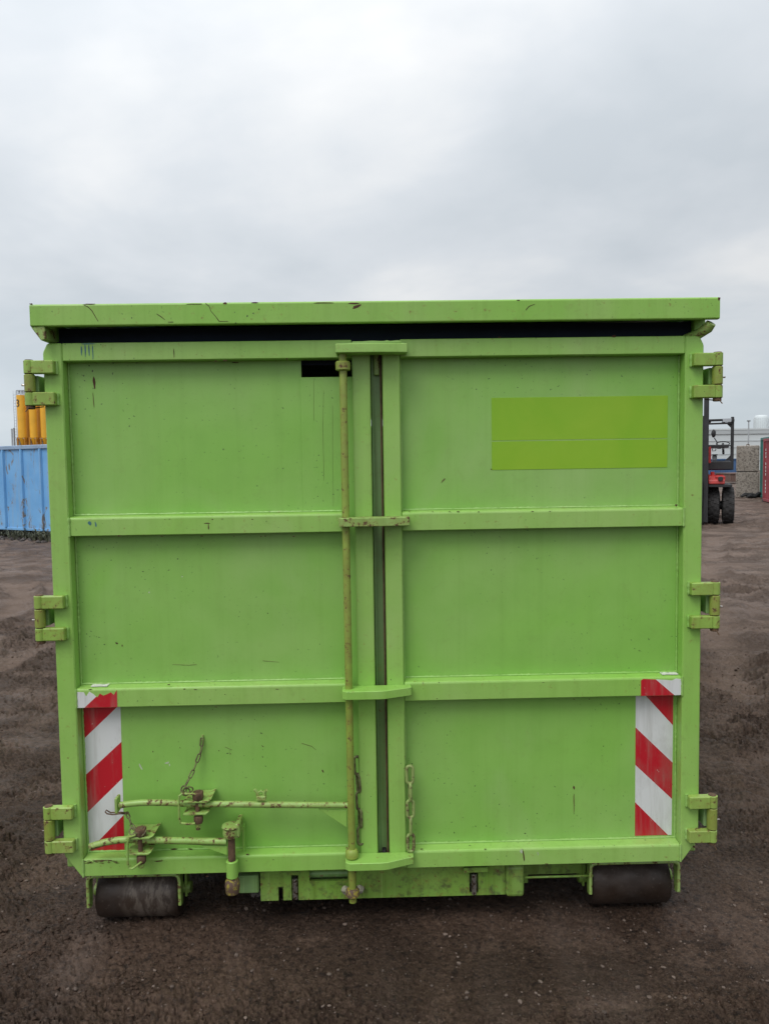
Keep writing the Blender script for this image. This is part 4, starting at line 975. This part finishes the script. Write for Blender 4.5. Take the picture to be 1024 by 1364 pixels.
g = G(); c_ = Vector((U_(962), .95, Zf(591.5))); g.tube([c_ + Vector((.17 * math.cos(t), .13 * math.sin(t), .06 * math.sin(t))) for t in np.linspace(0, 2 * PI, 21)[:-1]], .014, 6, closed=True); g.build('steering_wheel', M_BLACK, K, local=True)
G().cyl(c_, c_ + Vector((0, -.4, -.28)), .03, 8).build('steering_column', M_BLACK, K, local=True)
g = G(); g.box(U_(954), U_(959), .62, .80, Zf(598.5), Zf(597.6)); g.tube([(U_(947), .5, Zf(598)), (U_(947.5), .5, Zf(601.5)), (U_(951.5), .5, Zf(601)), (U_(952), .5, Zf(598))], .012, 6); g.build('lever_bracket', M_BLACK, K, local=True)
G().box(U_(941.6), U_(945.2), .1, .35, Zf(617.5), Zf(596), .01).build('red_cowl', M_REDP, K, local=True)
G().box(-U_(945.2), -U_(941.6), .1, .35, Zf(617.5), Zf(596), .01).build('red_cowl', M_REDP, K, local=True)
g = G(); g.box(-.28, .28, 1.35, 1.85, Zf(615), Zf(608), .04); g.box(-.26, .26, 1.8, 1.95, Zf(608), Zf(580), .04); g.build('seat', M_RUBBER, K, local=True)
G().box(U_(948), U_(954.5), 1.0, 1.25, Zf(614.8), Zf(607.2), .02).build('control_box', M_GREY, K, local=True)
G().box(U_(947.2), U_(955.3), .95, 1.3, Zf(607.1), Zf(605.6), .01).build('control_box_lid', M_BLACK, K, local=True)
G().box(-U_(973.2), U_(973.2), .50, 2.1, Zf(627), Zf(615), .03).build('cab_base', M_BLACK, K, local=True)
G().box(-U_(940), U_(940), .0, 2.2, .35, Zf(627.3), .03).build('chassis', M_REDP, K, local=True)
G().box(-.58, .58, 2.21, 3.7, .40, Zf(628), .12).build('counterweight', M_REDP, K, local=True)
G().cyl((-.95, R_t + .02, R_t), (.95, R_t + .02, R_t), .12, 12).build('front_axle', M_BLACK, K, local=True)
G().cyl((-.75, 3.15, .40), (.75, 3.15, .40), .09, 12).build('rear_axle', M_BLACK, K, local=True)

# concrete blocks
def block(pxl, pxr, pyt, pyb, p0, lab, grp):
    a_, b_ = at(pxl, 640, p0.y), at(pxr, 640, p0.y - .3)
    z0, z1 = max(0, at((pxl + pxr) / 2, pyb, p0.y).z), at((pxl + pxr) / 2, pyt, p0.y).z
    uy = Vector((a_.x - CO.x + .35, a_.y - CO.y, 0)).normalized(); ux = Vector((uy.y, -uy.x, 0)) * ((b_ - a_).length * .93)
    c = Vector((a_.x, a_.y, 0)) + ux / 2 + uy * .9
    o = empty('concrete_block', (c.x, c.y, z0)); tag(o, lab, 'concrete block', grp)
    g = G(); g.obox((c.x, c.y, (z0 + z1) / 2), ux / 2, uy * .9, (0, 0, (z1 - z0) / 2), .035); g.build('block_body', M_CONC, o)
    for t in (-.4, .4):
        g = G(); q_ = c + uy * t + Vector((0, 0, z1)); g.tube([q_ + Vector((-.08, 0, -.02)), q_ + Vector((-.06, 0, .05)), q_ + Vector((0, 0, .07)), q_ + Vector((.06, 0, .05)), q_ + Vector((.08, 0, -.02))], .015, 6)
        if pyt < 610: g.build('lifting_eye', M_RUSTY, o)
    return z1
p0 = at(990, 663, Z=0)
block(979.2, 1012, 629, 663, p0, 'lower of two stacked rough concrete blocks between forklift and red container', 'stacked concrete blocks')
block(979.6, 1012, 593.5, 628.2, p0, 'upper of two stacked rough concrete blocks between forklift and red container', 'stacked concrete blocks')

# red container running towards us out of the right edge, teal one behind it
r0 = at(1014.5, 668.5, Z=0); r1 = at(1032, 672.5, Z=0)
def shipping(p, d, Lc, Wc, Hc, mat, name, label, letters):
    d = Vector((d.x, d.y, 0)).normalized(); n = Vector((d.y, -d.x, 0))
    if n.x < 0: n = -n
    o = tag(empty(name, (p.x + d.x * Lc / 2 + n.x * Wc / 2, p.y + d.y * Lc / 2 + n.y * Wc / 2, 0)), label, 'container')
    def Q(u, v, z): return Vector((p.x, p.y, 0)) + d * u + n * v + Vector((0, 0, z))
    def bx_(u0, u1, v0, v1, z0, z1, bev=.01):
        g = G(); g.obox(Q((u0 + u1) / 2, (v0 + v1) / 2, (z0 + z1) / 2), d * (u1 - u0) / 2, n * (v1 - v0) / 2, (0, 0, (z1 - z0) / 2), bev); return g
    for u in (0, Lc - .16):
        for v in (0, Wc - .16): bx_(u, u + .16, v, v + .16, .12, Hc - .12).build('corner_post', mat, o)
    for z in (.04, Hc - .119):
        for v in (0, Wc - .14): bx_(.0, Lc, v, v + .14, z, z + .118).build('side_rail', mat, o)
        for u in (0.003, Lc - .143): bx_(u, u + .14, .141, Wc - .141, z, z + .116).build('end_rail', mat, o)
    for v0, sg in ((.03, 1), (Wc - .03, -1)):   # corrugated long sides
        g = G(); prof = []; u = .161; i = 0
        while u < Lc - .3: prof += [(u, 0), (u + .07, 0), (u + .14, .036), (u + .21, .036)]; u += .28
        prof.append((Lc - .161, 0)); A = [g.b.verts.new(Q(a_, v0 + sg * b_, .159)) for a_, b_ in prof]; Bv = [g.b.verts.new(Q(a_, v0 + sg * b_, Hc - .121)) for a_, b_ in prof]
        for i in range(len(prof) - 1): g.b.faces.new((A[i], A[i + 1], Bv[i + 1], Bv[i]))
        g.build('corrugated_side', mat, o)
    for u0 in (.04, Lc - .08): bx_(u0, u0 + .04, .165, Wc - .165, .17, Hc - .13, 0).build('end_panel', mat, o)
    bx_(.02, Lc - .02, .143, Wc - .143, Hc - .06, Hc - .03, 0).build('roof', mat, o)
    bx_(.02, Lc - .02, .143, Wc - .143, .08, .12, 0).build('floor', M_RUBBLE, o)
    for u in (0, Lc - .18):
        for v in (-.004, Wc - .176): bx_(u - .004, u + .176, v, v + .18, 0, .1195, .01).build('corner_casting', M_BLACK, o)
    if letters:
        for i in range(13):
            z = Hc - .45 - i * .142
            if i in (3, 8): continue
            w_ = .05; g = G(); g.obox(Q(.42, .022, z), d * .045, n * .004, (0, 0, .048), 0); g.build('lettering', M_LETTER, o)
    return o
shipping(r0, r1 - r0, 6.06, 2.44, 2.59, M_CONT, 'red_container', 'dark red corrugated shipping container at the right edge with a column of white marks', True)
t0 = at(1010.8, 664, Y=r0.y + 2.9)
G_ = shipping(Vector((t0.x, r0.y + 2.9, 0)), (r1 - r0), 6.06, 2.44, 2.72, M_TEAL, 'teal_container', 'teal shipping container standing behind the red container', False)

# scrap pile by the blocks
sp0 = at(1003, 664, Z=0)
g = G()
for i in range(9):
    c = sp0 + Vector((random.uniform(-.25, .45), random.uniform(-.25, .3), 0)); a_ = random.uniform(-.5, .5) ; Lq = random.uniform(.35, .7)
    z = .05 + .022 * i; d = Vector((math.cos(a_), math.sin(a_), 0)) * Lq / 2
    g.tube([c - d + Vector((0, 0, z * .3 + .05)), c - d * .3 + Vector((0, 0, z + .03)), c + d * .4 + Vector((0, 0, z)), c + d + Vector((0, 0, z + random.uniform(-.04, .05)))], [.05, .06, .055, .03], 7)
g.build('scrap_rubber', M_RUBBER, None, label='tangled heap of black scrap lying at the foot of the concrete blocks', cat='scrap heap')

# distant blue and brown containers between forklift and blocks
for px0, px1, pt, D0, mat, lb in ((968.5, 981, 612.5, 62, simple('deep blue container paint', (.05, .11, .23), .6, .2, .5), 'small distant blue container seen between the forklift and the blocks'),
                                (972, 985, 632, 52, simple('brown container paint', (.12, .07, .055), .7, .2, .5), 'low brown skip far behind the forklift')):
    a_, b_ = at(px0, pt, D0), at(px1, pt, D0); w_ = b_.x - a_.x; o = tag(empty('distant_container', (a_.x + w_ * .5, D0 + 1.2, 0)), lb, 'container')
    xl = a_.x - (5.2 if 'blue' in lb else 0)
    xr = b_.x + .8
    G().box(xl, xr, D0, D0 + 2.4, .15, a_.z, .03).build('box_body', mat, o)
    for i in range(int((xr - xl) / .45)): G().box(xl + .1 + i * .45, xl + .2 + i * .45, D0 - .05, D0 - .001, .2, a_.z - .15).build('rib', mat, o)
    G().box(xl - .03, xr + .03, D0 - .07, D0 + 2.45, a_.z + .001, a_.z + .1, .01).build('top_rail', mat, o)
# warehouse
WY = 120
a_, b_ = at(905, 573.5, WY), at(1024, 568.5, WY); WX0 = a_.x - 14; WX1 = b_.x + 40; ZW = (a_.z + b_.z) / 2
Wh = tag(empty('warehouse', ((WX0 + WX1) / 2, WY + 25, 0)), 'long pale grey warehouse with horizontal cladding bands on the far right', 'warehouse')
G().box(WX0, WX1, WY, WY + 50, 0, ZW - .9).build('wall', M_WALLP, Wh)
bnds = np.linspace(1.6, ZW - .95, 5)
for z in bnds: G().box(WX0 + .01, WX1 - .01, WY - .06, WY - .003, z - .05, z + .07).build('cladding_band', M_WALLD, Wh)
G().box(WX0 - .1, WX1 + .1, WY - .15, WY + 50.1, ZW - .899, ZW - .25).build('fascia', M_WALLD, Wh); G().box(WX0 - .15, WX1 + .15, WY - .2, WY + 50.2, ZW - .249, ZW).build('coping', M_WALLP, Wh)
pl_, pr = at(1016, 551.5, WY + 52), at(1034, 551.5, WY + 52)
Tk = tag(empty('storage_tank', ((pl_.x + pr.x) / 2, WY + 56, 0)), 'tall pale round-shouldered tank rising behind the warehouse roof at the right edge', 'tank')
cx_, r_ = (pl_.x + pr.x) / 2, (pr.x - pl_.x) / 2
G().tube([(cx_, WY + 56, z) for z in (0, pl_.z - .8, pl_.z - .35, pl_.z - .1, pl_.z)], [r_, r_, r_ * .93, r_ * .78, r_ * .5], 32).build('tank_shell', M_WALLP, Tk)
for i in range(24):
    t = 2 * PI * i / 24; c = (cx_ + (r_ + .02) * math.cos(t), WY + 56 + (r_ + .02) * math.sin(t)); G().cyl((c[0], c[1], 0), (c[0], c[1], pl_.z - .8), .05, 6).build('tank_rib', M_WALLD, Tk)
p = at(996.5, 561.5, 45); q_ = tag(empty('lamp_pole', (p.x, 45, 0)), 'thin grey pole rising behind the concrete blocks', 'pole')
G().cyl((p.x, 45, 0), (p.x, 45, p.z), .04, 8).build('mast', M_GREY, q_); G().box(p.x - .1, p.x + .1, 44.95, 45.05, p.z + .001, p.z + .08, .01).build('pole_head', M_GREY, q_)
